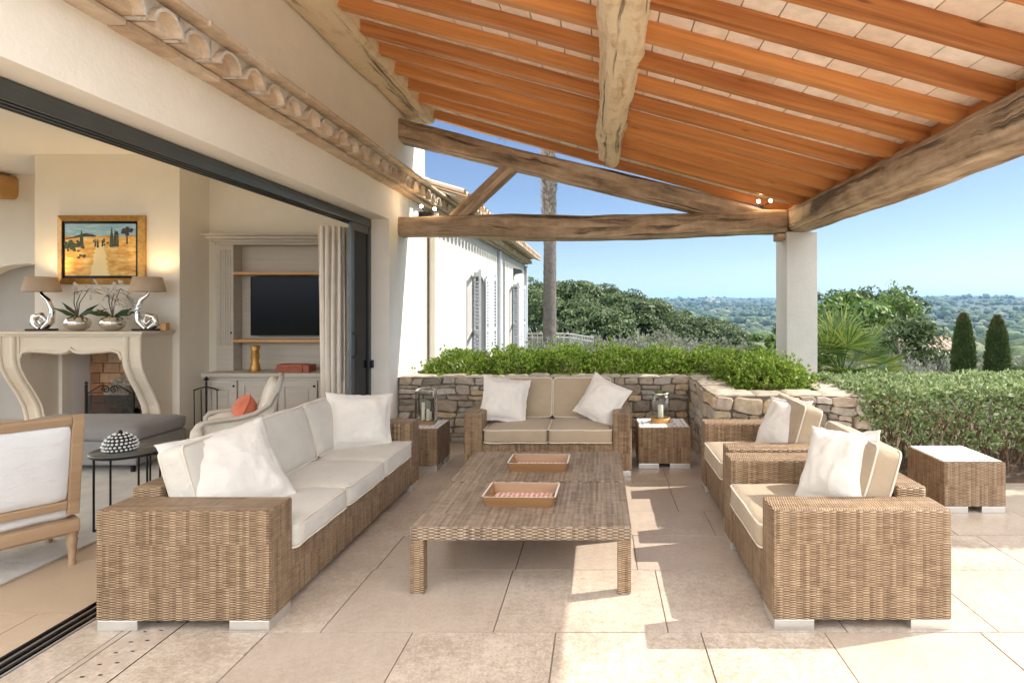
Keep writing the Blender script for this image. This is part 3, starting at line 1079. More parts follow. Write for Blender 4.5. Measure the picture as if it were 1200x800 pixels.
# ------------------------------------------------------------------ wicker seating
def cushion_pts(sx, sy, sz, n=14, rad=.035, puff=.02, seed=0.0, wr=.009):
    """rounded, slightly swollen box centred on the origin"""
    bm = bmesh.new()
    bmesh.ops.create_cube(bm, size=2)
    bmesh.ops.subdivide_edges(bm, edges=bm.edges[:], cuts=n, use_grid_fill=True)
    H = Vector((sx / 2, sy / 2, sz / 2))
    rad = min(rad, sz * .45)
    for v in bm.verts:
        p = v.co.copy()
        q = Vector((p.x * H.x, p.y * H.y, p.z * H.z))
        inn = Vector((max(-(H.x - rad), min(H.x - rad, q.x)), max(-(H.y - rad), min(H.y - rad, q.y)), max(-(H.z - rad), min(H.z - rad, q.z))))
        d = q - inn
        if d.length > 1e-6:
            q = inn + d.normalized() * rad
        fx, fy, fz = 1 - p.x ** 4, 1 - p.y ** 4, 1 - p.z ** 2
        q.z += puff * p.z * (1 - p.x ** 2) * (1 - p.y ** 2)
        q.x += puff * .35 * p.x * fy * fz
        q.y += puff * .35 * p.y * fx * fz
        nz = mnoise.noise(Vector((q.x * 6 + seed, q.y * 6, q.z * 9))) * wr + mnoise.noise(Vector((q.x * 16 + seed, q.y * 5, q.z * 9 + seed))) * wr * .6
        v.co = q + q.normalized() * nz
    bm.verts.index_update()
    vs = [v.co.copy() for v in bm.verts]
    fs = [[v.index for v in f.verts] for f in bm.faces]
    bm.free()
    return vs, fs

def rim(sx, sy, z, rc=.035, inset=.006, seed=0.0):
    pts = []
    hx, hy = sx / 2 - inset, sy / 2 - inset
    for cx, cy, a0 in ((hx - rc, hy - rc, 0), (-hx + rc, hy - rc, 90), (-hx + rc, -hy + rc, 180), (hx - rc, -hy + rc, 270)):
        for k in range(5):
            a = R(a0 + 22.5 * k)
            pts.append(Vector((cx + rc * math.cos(a), cy + rc * math.sin(a), z)))
    out = []
    for i, p in enumerate(pts):
        q = pts[(i + 1) % len(pts)]
        out.append(p)
        L = (q - p).length
        k = int(L / .08)
        for j in range(1, k):
            out.append(p.lerp(q, j / k))
    return [p + Vector((0, 0, mnoise.noise(Vector((p.x * 8 + seed, p.y * 8, 0))) * .006)) for p in out]

def add_cushion(name, par, mat, sx, sy, sz, mt, seed, puff=.022, mat2='piping'):
    vs, fs = cushion_pts(sx, sy, sz, 14, .03, puff, seed)
    o = MB().add(vs, fs, None, 0, True).xform(mt).build(name, mat, par)
    p = MB()
    for z in (sz / 2 - .012, -sz / 2 + .012):
        p.tube(rim(sx, sy, z, .03, .002, seed), .0055, 6, closed=True)
    p.xform(mt).build('piping', mat2, o)
    return o

def sofa(label, loc, rz, W, D, aw, n, cat, seed, cmat='cushion', group=None, ah=.56, hb=.605):
    t = thing('wicker_' + cat.replace(' ', '_'), label, cat, loc, rz, group)
    w, d = W / 2, D / 2
    z0 = .045
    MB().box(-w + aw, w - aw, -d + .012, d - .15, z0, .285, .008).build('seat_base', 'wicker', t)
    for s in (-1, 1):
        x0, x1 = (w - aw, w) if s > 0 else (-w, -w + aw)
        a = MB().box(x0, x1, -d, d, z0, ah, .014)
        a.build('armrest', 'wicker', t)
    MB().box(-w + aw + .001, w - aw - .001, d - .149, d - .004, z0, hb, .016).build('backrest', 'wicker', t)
    for sx in (-1, 1):
        for sy in (-1, 1):
            x1 = sx * (w - .004); x0 = sx * (w - aw + .01)
            y1 = sy * (d - .004); y0 = sy * (d - .19)
            MB().box(min(x0, x1), max(x0, x1), min(y0, y1), max(y0, y1), 0, z0 + .003, .003).build('foot', 'metal', t)
    iw = (W - 2 * aw - .008) / n
    sd_ = D - .17
    for i in range(n):
        cx = -w + aw + .004 + iw * (i + .5)
        add_cushion('seat_cushion', t, cmat, iw - .006, sd_, .135, Matrix.Translation((cx, -d + sd_ / 2 - .012, .355)), seed + i * 3.3, .02)
        mt = Matrix.Translation((cx, d - .235, .605)) @ Matrix.Rotation(R(-16), 4, 'X') @ Matrix.Rotation(R(90), 4, 'X')
        add_cushion('back_cushion', t, cmat, iw - .01, .385, .145, mt, seed + 50 + i * 3.7, .026)
    return t

sofa('long three seat wicker sofa with taupe cushions coloured as if lit in front of the open sliding door', (-1.93, 3.825, 0), R(90), 2.25, .807, .205, 3, 'sofa', 1.0, 'cushion_lit')
sofa('two seat wicker loveseat with taupe cushions against the stone planter wall', (-.455, 5.585, 0), 0, 1.49, .83, .165, 2, 'loveseat', 20.0)
sofa('wicker armchair nearest the bottom right, its side panel facing the viewer', (1.228, 3.25, 0), R(-90), 1.08, .83, .2, 1, 'armchair', 31.0, group='wicker armchairs')
sofa('wicker armchair farther back, between its twin and the stone planter', (1.275, 4.39, 0), R(-90), 1.06, .83, .2, 1, 'armchair', 41.0, group='wicker armchairs')

# throw pillows
def pillow(label, c, nrm, roll, w, h, seed, T=.085, group='off white throw pillows', mat='pillow', cat='throw pillow'):
    n = 26
    vs, fs = [], []
    for side in (1, -1):
        for i in range(n + 1):
            for j in range(n + 1):
                u, v = -1 + 2 * i / n, -1 + 2 * j / n
                fu, fv = max(0, 1 - abs(u / .90) ** 2.3), max(0, 1 - abs(v / .90) ** 2.3)
                th = T * (fu * fv) ** .55
                x = w / 2 * u * (1.02 - .10 * (1 - v * v))
                y = h / 2 * v * (1.02 - .10 * (1 - u * u))
                q = Vector((x * 7 + seed, y * 7, seed))
                crease = mnoise.noise(q) * .013 + (.5 - abs(mnoise.noise(q * 1.9))) * .016 + mnoise.noise(Vector((x * 30 + seed, y * 9, 1))) * .005
                edge = min(1, (1 - max(abs(u), abs(v))) * 8)
                wav = mnoise.noise(Vector((x * 17 + seed, y * 17, 3))) * .010 * (1 - edge)
                z = side * (th + .0025 + crease * edge * (1 if side > 0 else .6)) + wav
                x += mnoise.noise(Vector((y * 26, seed, u))) * .006 * (1 - edge)
                y += mnoise.noise(Vector((x * 26, seed + 4, v))) * .006 * (1 - edge)
                # slump: top sags a little forward
                z += .02 * v * v * (1 if v > 0 else -.3)
                vs.append((x, y, z))
    m = (n + 1) ** 2
    def id_(s, i, j): return s * m + i * (n + 1) + j
    for i in range(n):
        for j in range(n):
            fs.append((id_(0, i, j), id_(0, i + 1, j), id_(0, i + 1, j + 1), id_(0, i, j + 1)))
            fs.append((id_(1, i, j), id_(1, i, j + 1), id_(1, i + 1, j + 1), id_(1, i + 1, j)))
    per = [(i, 0) for i in range(n)] + [(n, j) for j in range(n)] + [(i, n) for i in range(n, 0, -1)] + [(0, j) for j in range(n, 0, -1)]
    for k in range(len(per)):
        a, b_ = per[k], per[(k + 1) % len(per)]
        fs.append((id_(0, *b_), id_(0, *a), id_(1, *a), id_(1, *b_)))
    N = Vector(nrm).normalized()
    U = (Vector((0, 0, 1)) - N * N.z).normalized()
    X = U.cross(N).normalized()
    rot = Matrix((X, U, N)).transposed().to_4x4() @ Matrix.Rotation(R(roll), 4, 'Z')
    o = MB().add(vs, fs, None, 0, True).build('throw_pillow', mat)
    o.matrix_world = Matrix.Translation(c) @ rot
    return tag(o, label, cat, group)
pillow('bright white throw pillow lying over the near end of the long sofa', (-1.985, 3.14, .615), (.72, -.42, .55), 6, .56, .50, 1.3)
pillow('white throw pillow with frayed edge at the far end of the long sofa', (-1.86, 4.53, .615), (.55, -.74, .38), -6, .50, .44, 5.1)
pillow('off white throw pillow in the left corner of the loveseat', (-.89, 5.50, .625), (.22, -.88, .42), -9, .45, .44, 9.7)
pillow('off white throw pillow tilted in the right corner of the loveseat', (.03, 5.50, .615), (-.30, -.86, .42), -24, .43, .43, 14.2)
pillow('pale pillow leaning on the near wicker armchair cushion', (1.285, 3.16, .635), (-.80, -.34, .50), 8, .46, .43, 18.8)
pillow('pale pillow leaning on the farther wicker armchair cushion by the planter', (1.37, 4.36, .62), (-.78, -.32, .52), 4, .44, .42, 23.9)

# coffee tables
def coffee_table(label, y0, y1):
    x0, x1 = -.987, .169
    t = thing('coffee_table', label, 'coffee table', ((x0 + x1) / 2, (y0 + y1) / 2, 0), 0, 'low wicker coffee tables')
    w, d = (x1 - x0) / 2, (y1 - y0) / 2
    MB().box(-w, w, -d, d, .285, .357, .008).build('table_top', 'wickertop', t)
    for sx in (-1, 1):
        for sy in (-1, 1):
            a, b_ = sorted((sx * (w - .001), sx * (w - .072))); c, e = sorted((sy * (d - .001), sy * (d - .072)))
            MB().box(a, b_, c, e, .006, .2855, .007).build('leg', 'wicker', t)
            MB().box(a + .01, b_ - .01, c + .01, e - .01, 0, .008).build('foot_pad', 'metal', t)
    return t
coffee_table('low wicker coffee table closest to the viewer, holding the nearer wooden tray', 3.04, 3.818)
coffee_table('low wicker coffee table on the loveseat side, holding the farther wooden tray', 3.848, 4.63)

M['trayliner'] = (lambda b: (b.s(b.p, 'Base Color', b.mix(b.ramp(b.n('ShaderNodeTexVoronoi', {'distance': 'CHEBYCHEV'}, Vector=b.uv, Scale=34.0, Randomness=0.25), [(.30, (0, 0, 0)), (.36, (1, 1, 1))]), (.55, .13, .06), (.80, .72, .66))), b.out(None, .35))[1])(NB('patterned_tray_liner'))
def tray(label, cx, cy, rz, w, d):
    t = thing('serving_tray', label, 'tray', (cx, cy, .358), rz, 'wooden serving trays')
    MB().box(-w / 2 + .014, w / 2 - .014, -d / 2 + .014, d / 2 - .014, 0, .01).build('tray_base', 'trayw', t)
    MB().box(-w / 2 + .016, w / 2 - .016, -d / 2 + .016, d / 2 - .016, .0105, .012).build('liner', 'trayliner', t)
    h, fl = .062, .022
    def wall(p0, p1, out, hole):
        # sloped side board, with a slot handle on the short ends
        mb = MB()
        a, b_, o = Vector(p0), Vector(p1), Vector(out)
        L = (b_ - a).length; du = (b_ - a) / L
        def P(s, z, k): return a + du * (s + (z / h) * (fl if s > L / 2 else -fl)) + o * (fl * z / h + k * .011) + Vector((0, 0, z))
        if not hole:
            cells = [(0, L, 0, h)]
        else:
            c0, c1 = L / 2 - .045, L / 2 + .045
            cells = [(0, c0, 0, h), (c1, L, 0, h), (c0, c1, 0, h * .5), (c0, c1, h * .82, h)]
        for s0, s1, z0, z1 in cells:
            vs = [P(s, z, k) for k in (0, 1) for (s, z) in ((s0, z0), (s1, z0), (s1, z1), (s0, z1))]
            mb.add(vs, [(3, 2, 1, 0), (4, 5, 6, 7), (0, 1, 5, 4), (1, 2, 6, 5), (2, 3, 7, 6), (3, 0, 4, 7)],
                   [[(s0, z0), (s1, z0), (s1, z1), (s0, z1)]] * 6)
            # pale rim strip
            mb.add([v + Vector((0, 0, .0012)) for v in (vs[3], vs[2], vs[6], vs[7])], [(0, 1, 2, 3)], None, 1) if abs(z1 - h) < 1e-6 else None
        mb.build('tray_side', ['trayw', 'cream'], t)
    x, y = w / 2 - .012, d / 2 - .012
    wall((-x, -y, 0), (x, -y, 0), (0, -1, 0), False); wall((x, y, 0), (-x, y, 0), (0, 1, 0), False)
    wall((x, -y, 0), (x, y, 0), (1, 0, 0), True); wall((-x, y, 0), (-x, -y, 0), (-1, 0, 0), True)
    return t
tray('patterned wooden tray on the coffee table nearer the viewer', -.455, 3.455, R(-2), .385, .245)
tray('patterned wooden tray on the coffee table nearer the loveseat', -.425, 4.165, R(-1), .385, .225)

# side tables, doilies and lanterns
def side_table(label, cx, cy, w, d, h):
    t = thing('wicker_side_table', label, 'side table', (cx, cy, 0), 0, 'wicker cube side tables')
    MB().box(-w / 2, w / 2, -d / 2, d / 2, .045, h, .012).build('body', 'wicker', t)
    for sx in (-1, 1):
        for sy in (-1, 1):
            a, b_ = sorted((sx * (w / 2 - .004), sx * .05)); c, e = sorted((sy * (d / 2 - .004), sy * .06))
            MB().box(a, b_, c, e, 0, .047, .003).build('foot', 'metal', t)
    return t
def doily_mat():
    b = NB('lace_doily')
    uv = b.uv
    sep = b.n('ShaderNodeSeparateXYZ', Vector=uv)
    ax = b.math('ABSOLUTE', sep.outputs[0]); ay = b.math('ABSOLUTE', sep.outputs[1])
    m = b.math('MAXIMUM', ax, ay)
    n_ = b.math('MINIMUM', ax, ay)
    band = b.math('MULTIPLY', b.math('GREATER_THAN', m, .80), b.math('LESS_THAN', m, .88))
    dash = b.math('GREATER_THAN', b.math('FRACT', b.math('MULTIPLY', n_, 5.5)), .55)
    band2 = b.math('MULTIPLY', b.math('MULTIPLY', b.math('GREATER_THAN', m, .42), b.math('LESS_THAN', m, .52)), b.math('GREATER_THAN', b.noise(uv, 5, 2), .5))
    f = b.math('MAXIMUM', b.math('MULTIPLY', band, dash), b.math('MULTIPLY', band2, .6))
    b.out(b.mix(f, (.80, .79, .77), (.10, .11, .16)), .9)
    b.bump(b.noise(uv, 60, 2), .3, .003)
    return b.m
M['doily'] = doily_mat()
def doily(label, cx, cy, z, w, d, rz=0.0):
    mb = MB()
    n = 24
    vs, fs, uvs = [], [], []
    for i in range(n + 1):
        for j in range(n + 1):
            u, v = -1 + 2 * i / n, -1 + 2 * j / n
            ed = max(abs(u), abs(v)) > .99
            sc_ = 1 + (.02 * (1 if (i + j) % 2 else -1) if ed else 0)
            vs.append((u * w / 2 * sc_, v * d / 2 * sc_, .004 + .0015 * mnoise.noise(Vector((u * 3, v * 3, cx)))))
    m = n + 1
    for i in range(n):
        for j in range(n):
            f = (i * m + j, (i + 1) * m + j, (i + 1) * m + j + 1, i * m + j + 1)
            fs.append(f)
            uvs.append([(-1 + 2 * a / n, -1 + 2 * b_ / n) for a, b_ in ((i, j), (i + 1, j), (i + 1, j + 1), (i, j + 1))])
    o = mb.add(vs, fs, uvs, 0, True).build('doily', 'doily')
    o.location = (cx, cy, z); o.rotation_euler = (0, 0, rz)
    tag(o, label, 'doily', 'white table doilies')
side_table('wicker side table in the corner between the long sofa and the loveseat', -1.705, 5.56, .45, .46, .384)
side_table('wicker side table between the loveseat and the planter return', .61, 5.645, .49, .45, .382)
side_table('wicker side table standing alone by the green hedge', 2.745, 4.51, .45, .52, .37)
doily('white doily on the side table behind the long sofa', -1.69, 5.56, .3825, .40, .40)
doily('white doily with dark dashes on the side table right of the loveseat', .61, 5.645, .3805, .46, .42)
doily('white doily on the side table by the hedge, in full sun', 2.745, 4.51, .3685, .42, .48)

def glass_mat():
    b = NB('thin_clear_glass')
    t = b.t
    tr = b.n('ShaderNodeBsdfTransparent'); tr.inputs[0].default_value = (.93, .95, .95, 1)
    gl = b.n('ShaderNodeBsdfGlossy'); gl.inputs['Roughness'].default_value = .03
    fr = b.math('MULTIPLY', b.n('ShaderNodeLayerWeight', Blend=.25).outputs[1], .45)
    mx = b.n('ShaderNodeMixShader')
    t.links.new(fr.outputs[0], mx.inputs[0]); t.links.new(tr.outputs[0], mx.inputs[1]); t.links.new(gl.outputs[0], mx.inputs[2])
    t.links.new(mx.outputs[0], t.nodes['Material Output'].inputs['Surface'])
    return b.m
M['glass'] = glass_mat()
M['wax'] = plain('cream_wax', (.80, .72, .56), .5)
def lantern(label, cx, cy, z, rad, h, square):
    t = thing('candle_lantern', label, 'candle lantern', (cx, cy, z), .12 if square else 0)
    if square:
        MB().box(-rad, rad, -rad, rad, 0, .028, .004).build('base', 'trayw', t)
        g = MB(); f = MB()
        k = rad * .92
        for sx, sy in ((1, 0), (-1, 0), (0, 1), (0, -1)):
            if sx: g.box(sx * k - .002, sx * k + .002, -k + .008, k - .008, .03, h - .012)
            else: g.box(-k + .008, k - .008, sy * k - .002, sy * k + .002, .03, h - .012)
        for sx in (-1, 1):
            for sy in (-1, 1):
                f.box(sx * k - .007, sx * k + .007, sy * k - .007, sy * k + .007, .028, h)
        for a, b_, c, d in ((-k + .008, k - .008, -k - .006, -k + .006), (-k + .008, k - .008, k - .006, k + .006), (-k - .006, -k + .006, -k + .008, k - .008), (k - .006, k + .006, -k + .008, k - .008)):
            f.box(a, b_, c, d, h - .012, h)
        g.build('glass', 'glass', t); f.build('frame', 'chrome', t)
        cs = ((-.03, .01, .17), (.02, -.02, .11), (.03, .03, .08))
    else:
        MB().lathe([(rad * 1.08, 0), (rad * 1.12, .012), (rad * 1.1, .04), (rad * .98, .045)], 32).build('base', 'shelfw', t)
        MB().lathe([(rad, .045), (rad, h), (rad - .004, h), (rad - .004, .047)], 40).build('glass', 'glass', t)
        MB().lathe([(rad - .005, h - .012), (rad + .003, h - .012), (rad + .004, h + .003), (rad - .005, h + .003)], 40).build('rim', 'chrome', t)
        cs = ((0, 0, .12),)
    for x, y, hh in cs:
        c = MB().lathe([(.026 if not square else .016, 0), (.026 if not square else .016, hh - .004), (.01, hh)], 16, (x, y, .03 if square else .046)).build('candle', 'wax', t)
        MB().tube([(x, y, hh + .028), (x + .002, y, hh + .05)], .0015, 5).build('wick', 'blackm', c)
lantern('square glass candle lantern on the side table left of the loveseat', -1.66, 5.60, .387, .088, .325, True)
lantern('round glass candle lantern on a wood base, right of the loveseat', .60, 5.68, .386, .088, .285, False)

# spotlights on the tie beam
M['bulb'] = (lambda b: (b.s(b.p, 'Emission Color', (1, .78, .5, 1)), b.s(b.p, 'Emission Strength', 14.0), b.out((1, .9, .7), .4))[2])(NB('lit_bulb'))
def spot(label, x, y, z, aims, block):
    t = thing('twin_spotlight', label, 'spotlight', (x, y, z))
    if block:
        MB().box(-.09, .06, -.05, .05, 0, .055, .004).build('housing', 'blackm', t)
    else:
        MB().box(-.02, .02, -.02, .02, 0, .05, .003).build('housing', 'blackm', t)
    for ax, az in aims:
        MB().tube([(ax * .4, 0, .05), (ax, -.01, az)], .006, 6).build('arm', 'blackm', t)
        h = MB().lathe([(.012, -.03), (.026, -.01), (.028, .012), (.022, .012)], 14).xform(Matrix.Translation((ax, -.02, az + .012)) @ Matrix.Rotation(R(80), 4, 'X')).build('lamp_head', 'blackm', t)
        MB().lathe([(.0, -.004), (.018, 0), (.020, .006), (.0, .014)], 12).xform(Matrix.Translation((ax, -.030, az + .014)) @ Matrix.Rotation(R(80), 4, 'X')).build('bulb', 'bulb', h)
        ld = bpy.data.lights.new('spotlight_lamp', 'POINT'); ld.energy = .45; ld.color = (1, .72, .42); ld.shadow_soft_size = .02
        lo = bpy.data.objects.new('spotlight_lamp', ld); col.objects.link(lo); lo.parent = t; lo.location = (ax, -.075, az + .03)
spot('lit twin black spotlight on the house end of the tie beam', -1.93, 6.56, 2.515, ((-.06, .10), (.09, .07)), True)
spot('lit twin spotlight on the pillar end of the tie beam', 1.83, 6.56, 2.60, ((-.045, .07), (.09, .075)), False)

# ------------------------------------------------------------------ living room things
# fireplace surround
fp = thing('fireplace_mantel', 'carved pale stone fireplace surround with curved console legs', 'fireplace', (-5.58, 6.4, 0))
fo = Matrix.Translation((5.58, -6.4, 0))
def leg_prof(d=0.0):
    front = [(6.15 + d, 1.19), (6.15 + d, .98), (6.17 + d, .86), (6.24 + d, .72), (6.34 + d, .56), (6.41 + d, .42), (6.44 + d, .28), (6.44 + d, .12)]
    return front + [(6.40 + d, .11), (6.40 + d, 0.0), (6.595, 0.0), (6.595, 1.19)]
for x0, x1 in ((-6.33, -6.12), (-5.04, -4.83)):
    m = MB().prism(leg_prof(), 'x', x0, x1)
    inner = x1 if x0 < -6 else x0
    # raised moulding along the front edge of each leg
    pr = leg_prof()[:8]
    pts = [((x0 + x1) / 2 + (.05 if x0 < -6 else -.05), p[0] - .006, p[1]) for p in pr]
    m.loft(pts, [(.028, .02)] * len(pts), 8, 3)
    pts2 = [((x0 + .012 if x0 < -6 else x1 - .012), p[0] - .004, p[1]) for p in pr]
    m.loft(pts2, [(.02, .016)] * len(pts2), 8, 3)
    m.xform(fo).build('console_leg', 'mantel', fp)
# lintel with an ogee cusp in the middle of its lower edge
low = [(-6.12, .93), (-6.09, 1.0), (-6.02, 1.025), (-5.85, 1.012), (-5.70, 1.0), (-5.62, 1.012), (-5.58, 1.045), (-5.54, 1.012), (-5.46, 1.0), (-5.31, 1.012), (-5.14, 1.025), (-5.07, 1.0), (-5.04, .93)]
pl = low + [(-5.04, 1.19), (-6.12, 1.19)]
l = MB().prism(pl, 'y', 6.16, 6.26)
l.loft([(x, 6.152, z + .022) for x, z in low], [(.016, .014)] * len(low), 8, 2.5)
l.xform(fo).build('lintel', 'mantel', fp)
l = MB()
l.box(-6.345, -4.815, 6.13, 6.595, 1.191, 1.215, .008); l.box(-6.37, -4.79, 6.105, 6.595, 1.2155, 1.245, .01)
l.xform(fo).build('mantel_shelf', 'mantel', fp)
MB().box(-6.12, -5.04, 6.262, 6.595, 1.13, 1.189).xform(fo).build('hood', 'ceiling', fp)
# fire screen
fs_ = thing('fire_screen', 'black wrought iron fire screen with scrolls in the fireplace', 'fire screen', (-5.44, 6.66, 0))
m = MB()
for x in (-.42, 0.12, .34):
    m.tube([(x, 0, 0), (x, 0, .62)], .014, 8); m.lathe([(0, .0), (.022, .015), (0, .04)], 10, (x, 0, .62))
def scroll(cx, cz, r0, turns, sgn):
    return [(cx + sgn * (r0 * (1 - k / 26)) * math.cos(turns * 2 * PI * k / 24), 0, cz + r0 * (1 - k / 26) * math.sin(turns * 2 * PI * k / 24)) for k in range(24)]
for s in (-1, 1):
    m.tube([(-.15 + s * .27, 0, .5), (-.15 + s * .2, 0, .55), (-.15 + s * .1, 0, .61), (-.15 + s * .03, 0, .6)], .007, 6)
    m.tube(scroll(-.15 + s * .045, .56, .05, 1.5, s), .006, 6)
m.tube(scroll(.17, .57, .045, 1.4, 1), .006, 6); m.tube(scroll(.29, .57, .045, 1.4, -1), .006, 6)
m.tube([(-.42, 0, .08), (.34, 0, .08)], .008, 6)
m.build('scroll_frame', 'blackm', fs_)
M['mesh'] = (lambda b: (b.s(b.p, 'Alpha', .55), b.out((.03, .025, .02), .7))[1])(NB('spark_mesh'))
MB().box(-.41, .11, -.002, .002, .09, .5).build('mesh_panel', 'mesh', fs_)
# dried white flower bundle in the hearth
fb = thing('dried_flower_bundle', 'big white dried flower head bundle lying in the fireplace', 'dried flowers', (-5.50, 6.84, .0))
P = sphere_dirs(1500) * np.array([.24, .09, .20]) * rng.uniform(.75, 1.0, (1500, 1)) + np.array([-.02, 0, .50])
M['dryflower'] = leafmat('dried_petals', [(0, (.52, .46, .36)), (1, (.74, .70, .60))], .3)
quads('flower_heads', leaves(P, P - np.array([0, 0, .45]), .05, .03), 'dryflower', fb)
mb = MB(); mb.lathe([(.06, 0), (.09, .06), (.095, .22), (.08, .32), (.06, .32)], 20); mb.build('pot', 'blackm', fb)
# fire irons
fi = thing('fire_irons', 'black fire irons hanging on a stand beside the fireplace', 'fire irons', (-4.46, 6.62, 0))
m = MB(); m.lathe([(.11, 0), (.11, .015), (.02, .03)], 18); m.tube([(0, 0, .02), (0, 0, .66)], .011, 8); m.lathe([(0, 0), (.03, .02), (.012, .045), (0, .06)], 12, (0, 0, .66))
m.tube([(-.14, 0, .56), (-.08, 0, .58), (0, 0, .60), (.08, 0, .58), (.14, 0, .56)], .008, 6)
m.build('stand', 'blackm', fi)
for x, hh in ((-.13, .05), (-.05, .06), (.13, .05)):
    t_ = MB().tube([(x, -.015, .57), (x + .01, -.02, hh)], .006, 6)
    t_.box(x - .025, x + .04, -.035, -.005, hh - .01, hh + .05, .006)
    t_.build('tool', 'blackm', fi)
# painting
def painting():
    Y = YB
    s = Y / 683
    def P(px, py): return ((px - 702) * s, 1.5 + (360 - py) * s)
    x0, z1 = P(70, 253); x1, z0 = P(172, 333)
    t = thing('framed_painting', 'gold framed landscape painting of trees on ochre land above the mantel', 'painting', ((x0 + x1) / 2, Y, (z0 + z1) / 2))
    w, h = (x1 - x0) / 2, (z1 - z0) / 2
    M['gold'] = plain('gilt_frame', (.46, .25, .06), .35, .6, .15, 30, .2)
    fr = MB()
    b_ = .065
    for pts in (((-w, -h), (w, -h), (w - b_, -h + b_), (-w + b_, -h + b_)), ((w, -h), (w, h), (w - b_, h - b_), (w - b_, -h + b_)),
                ((w, h), (-w, h), (-w + b_, h - b_), (w - b_, h - b_)), ((-w, h), (-w, -h), (-w + b_, -h + b_), (-w + b_, h - b_))):
        vs = [(pts[0][0], -.03, pts[0][1]), (pts[1][0], -.03, pts[1][1]), (pts[2][0], -.05, pts[2][1]), (pts[3][0], -.05, pts[3][1])]
        back = [(p[0], -.002, p[1]) for p in pts]
        fr.add(vs + back, [(0, 1, 2, 3), (0, 4, 5, 1), (2, 6, 7, 3)])
    fr.build('frame', 'gold', t)
    MB().box(-w + b_ + .001, w - b_ - .001, -.034, -.004, -h + b_ + .001, h - b_ - .001).build('liner', 'black', t)
    cw, ch = w - b_ - .03, h - b_ - .03
    b = NB('painted_canvas')
    ob = b.ob
    sep = b.n('ShaderNodeSeparateXYZ', Vector=ob)
    nz = b.noise(b.mapping(ob, (1, 1, 3.2)), 9, 4, .6)
    zz = b.math('ADD', b.math('DIVIDE', sep.outputs[2], ch), b.math('MULTIPLY_ADD', nz, .3, -.15))
    xx = b.math('DIVIDE', sep.outputs[0], cw)
    land = b.ramp(nz, [(.3, (.55, .22, .04)), (.5, (.78, .46, .10)), (.62, (.86, .62, .22)), (.75, (.82, .66, .36))])
    skyc = b.ramp(nz, [(.35, (.20, .42, .55)), (.65, (.42, .62, .70))])
    pathm = b.math('LESS_THAN', b.math('ABSOLUTE', b.math('ADD', xx, b.math('MULTIPLY_ADD', nz, .3, -.13))), b.math('MULTIPLY_ADD', zz, -.12, .14))
    c = b.mix(b.math('MULTIPLY', pathm, b.math('LESS_THAN', zz, .25)), land.outputs[0], (.90, .74, .38))
    c = b.mix(b.math('GREATER_THAN', zz, .52), c, skyc.outputs[0])
    b.out(c, .55); b.bump(nz, .4, .004)
    M['canvas'] = b.m
    cv = MB().box(-cw, cw, -.038, -.0345, -ch, ch)
    M['paintgreen'] = plain('painted_green', (.05, .075, .035), .6, 0, .4, 60)
    M['paintdark'] = plain('painted_dark', (.045, .04, .05), .6, 0, .4, 40)
    g, d = 1, 2
    yp = -.039
    def poly(mi, pts, k=0): cv.prism([(x * cw, z * ch) for x, z in pts], 'y', yp - .001 - k * .0006, yp + .0005, mi)
    poly(d, [(-1, .44), (-.8, .48), (-.55, .60), (-.4, .64), (-.2, .58), (-.12, .54), (-.12, .50), (-.5, .5), (-1, .40)])
    for x, b0, hh, ww in ((-.53, .15, .62, .05), (.32, .1, .78, .05), (.42, .12, .68, .045), (-.07, .08, .34, .025)):
        poly(g, [(x - ww, b0), (x - ww * .9, b0 + hh * .5), (x, b0 + hh), (x + ww * .9, b0 + hh * .5), (x + ww, b0)], 1)
    r = random.Random(3)
    for (x, z, n_, sp) in ((-.78, .12, 16, .16), (-.62, .18, 10, .16), (-.5, -.18, 6, .1), (.76, .75, 14, .14), (.48, .6, 5, .08), (.08, .32, 6, .07), (-.14, .34, 4, .05)):
        for _ in range(n_):
            cx, cz = x + r.gauss(0, sp * .6), z + r.gauss(0, sp * .6)
            q = sp * r.uniform(.25, .6)
            poly(g if z < .5 else d, [(cx + q * math.cos(a) * r.uniform(.6, 1), cz + q * 1.3 * math.sin(a) * r.uniform(.6, 1)) for a in [k * PI / 3.5 for k in range(7)]], 2 + r.random() * 3)
    for x, z0, z1 in ((.76, .22, .75), (.5, .12, .6), (.06, .12, .34), (-.14, .12, .34)):
        poly(d, [(x - .018, z0), (x + .018, z0), (x + .01, z1), (x - .01, z1)], 6)
    cv.build('canvas', ['canvas', 'paintgreen', 'paintdark'], t)
painting()
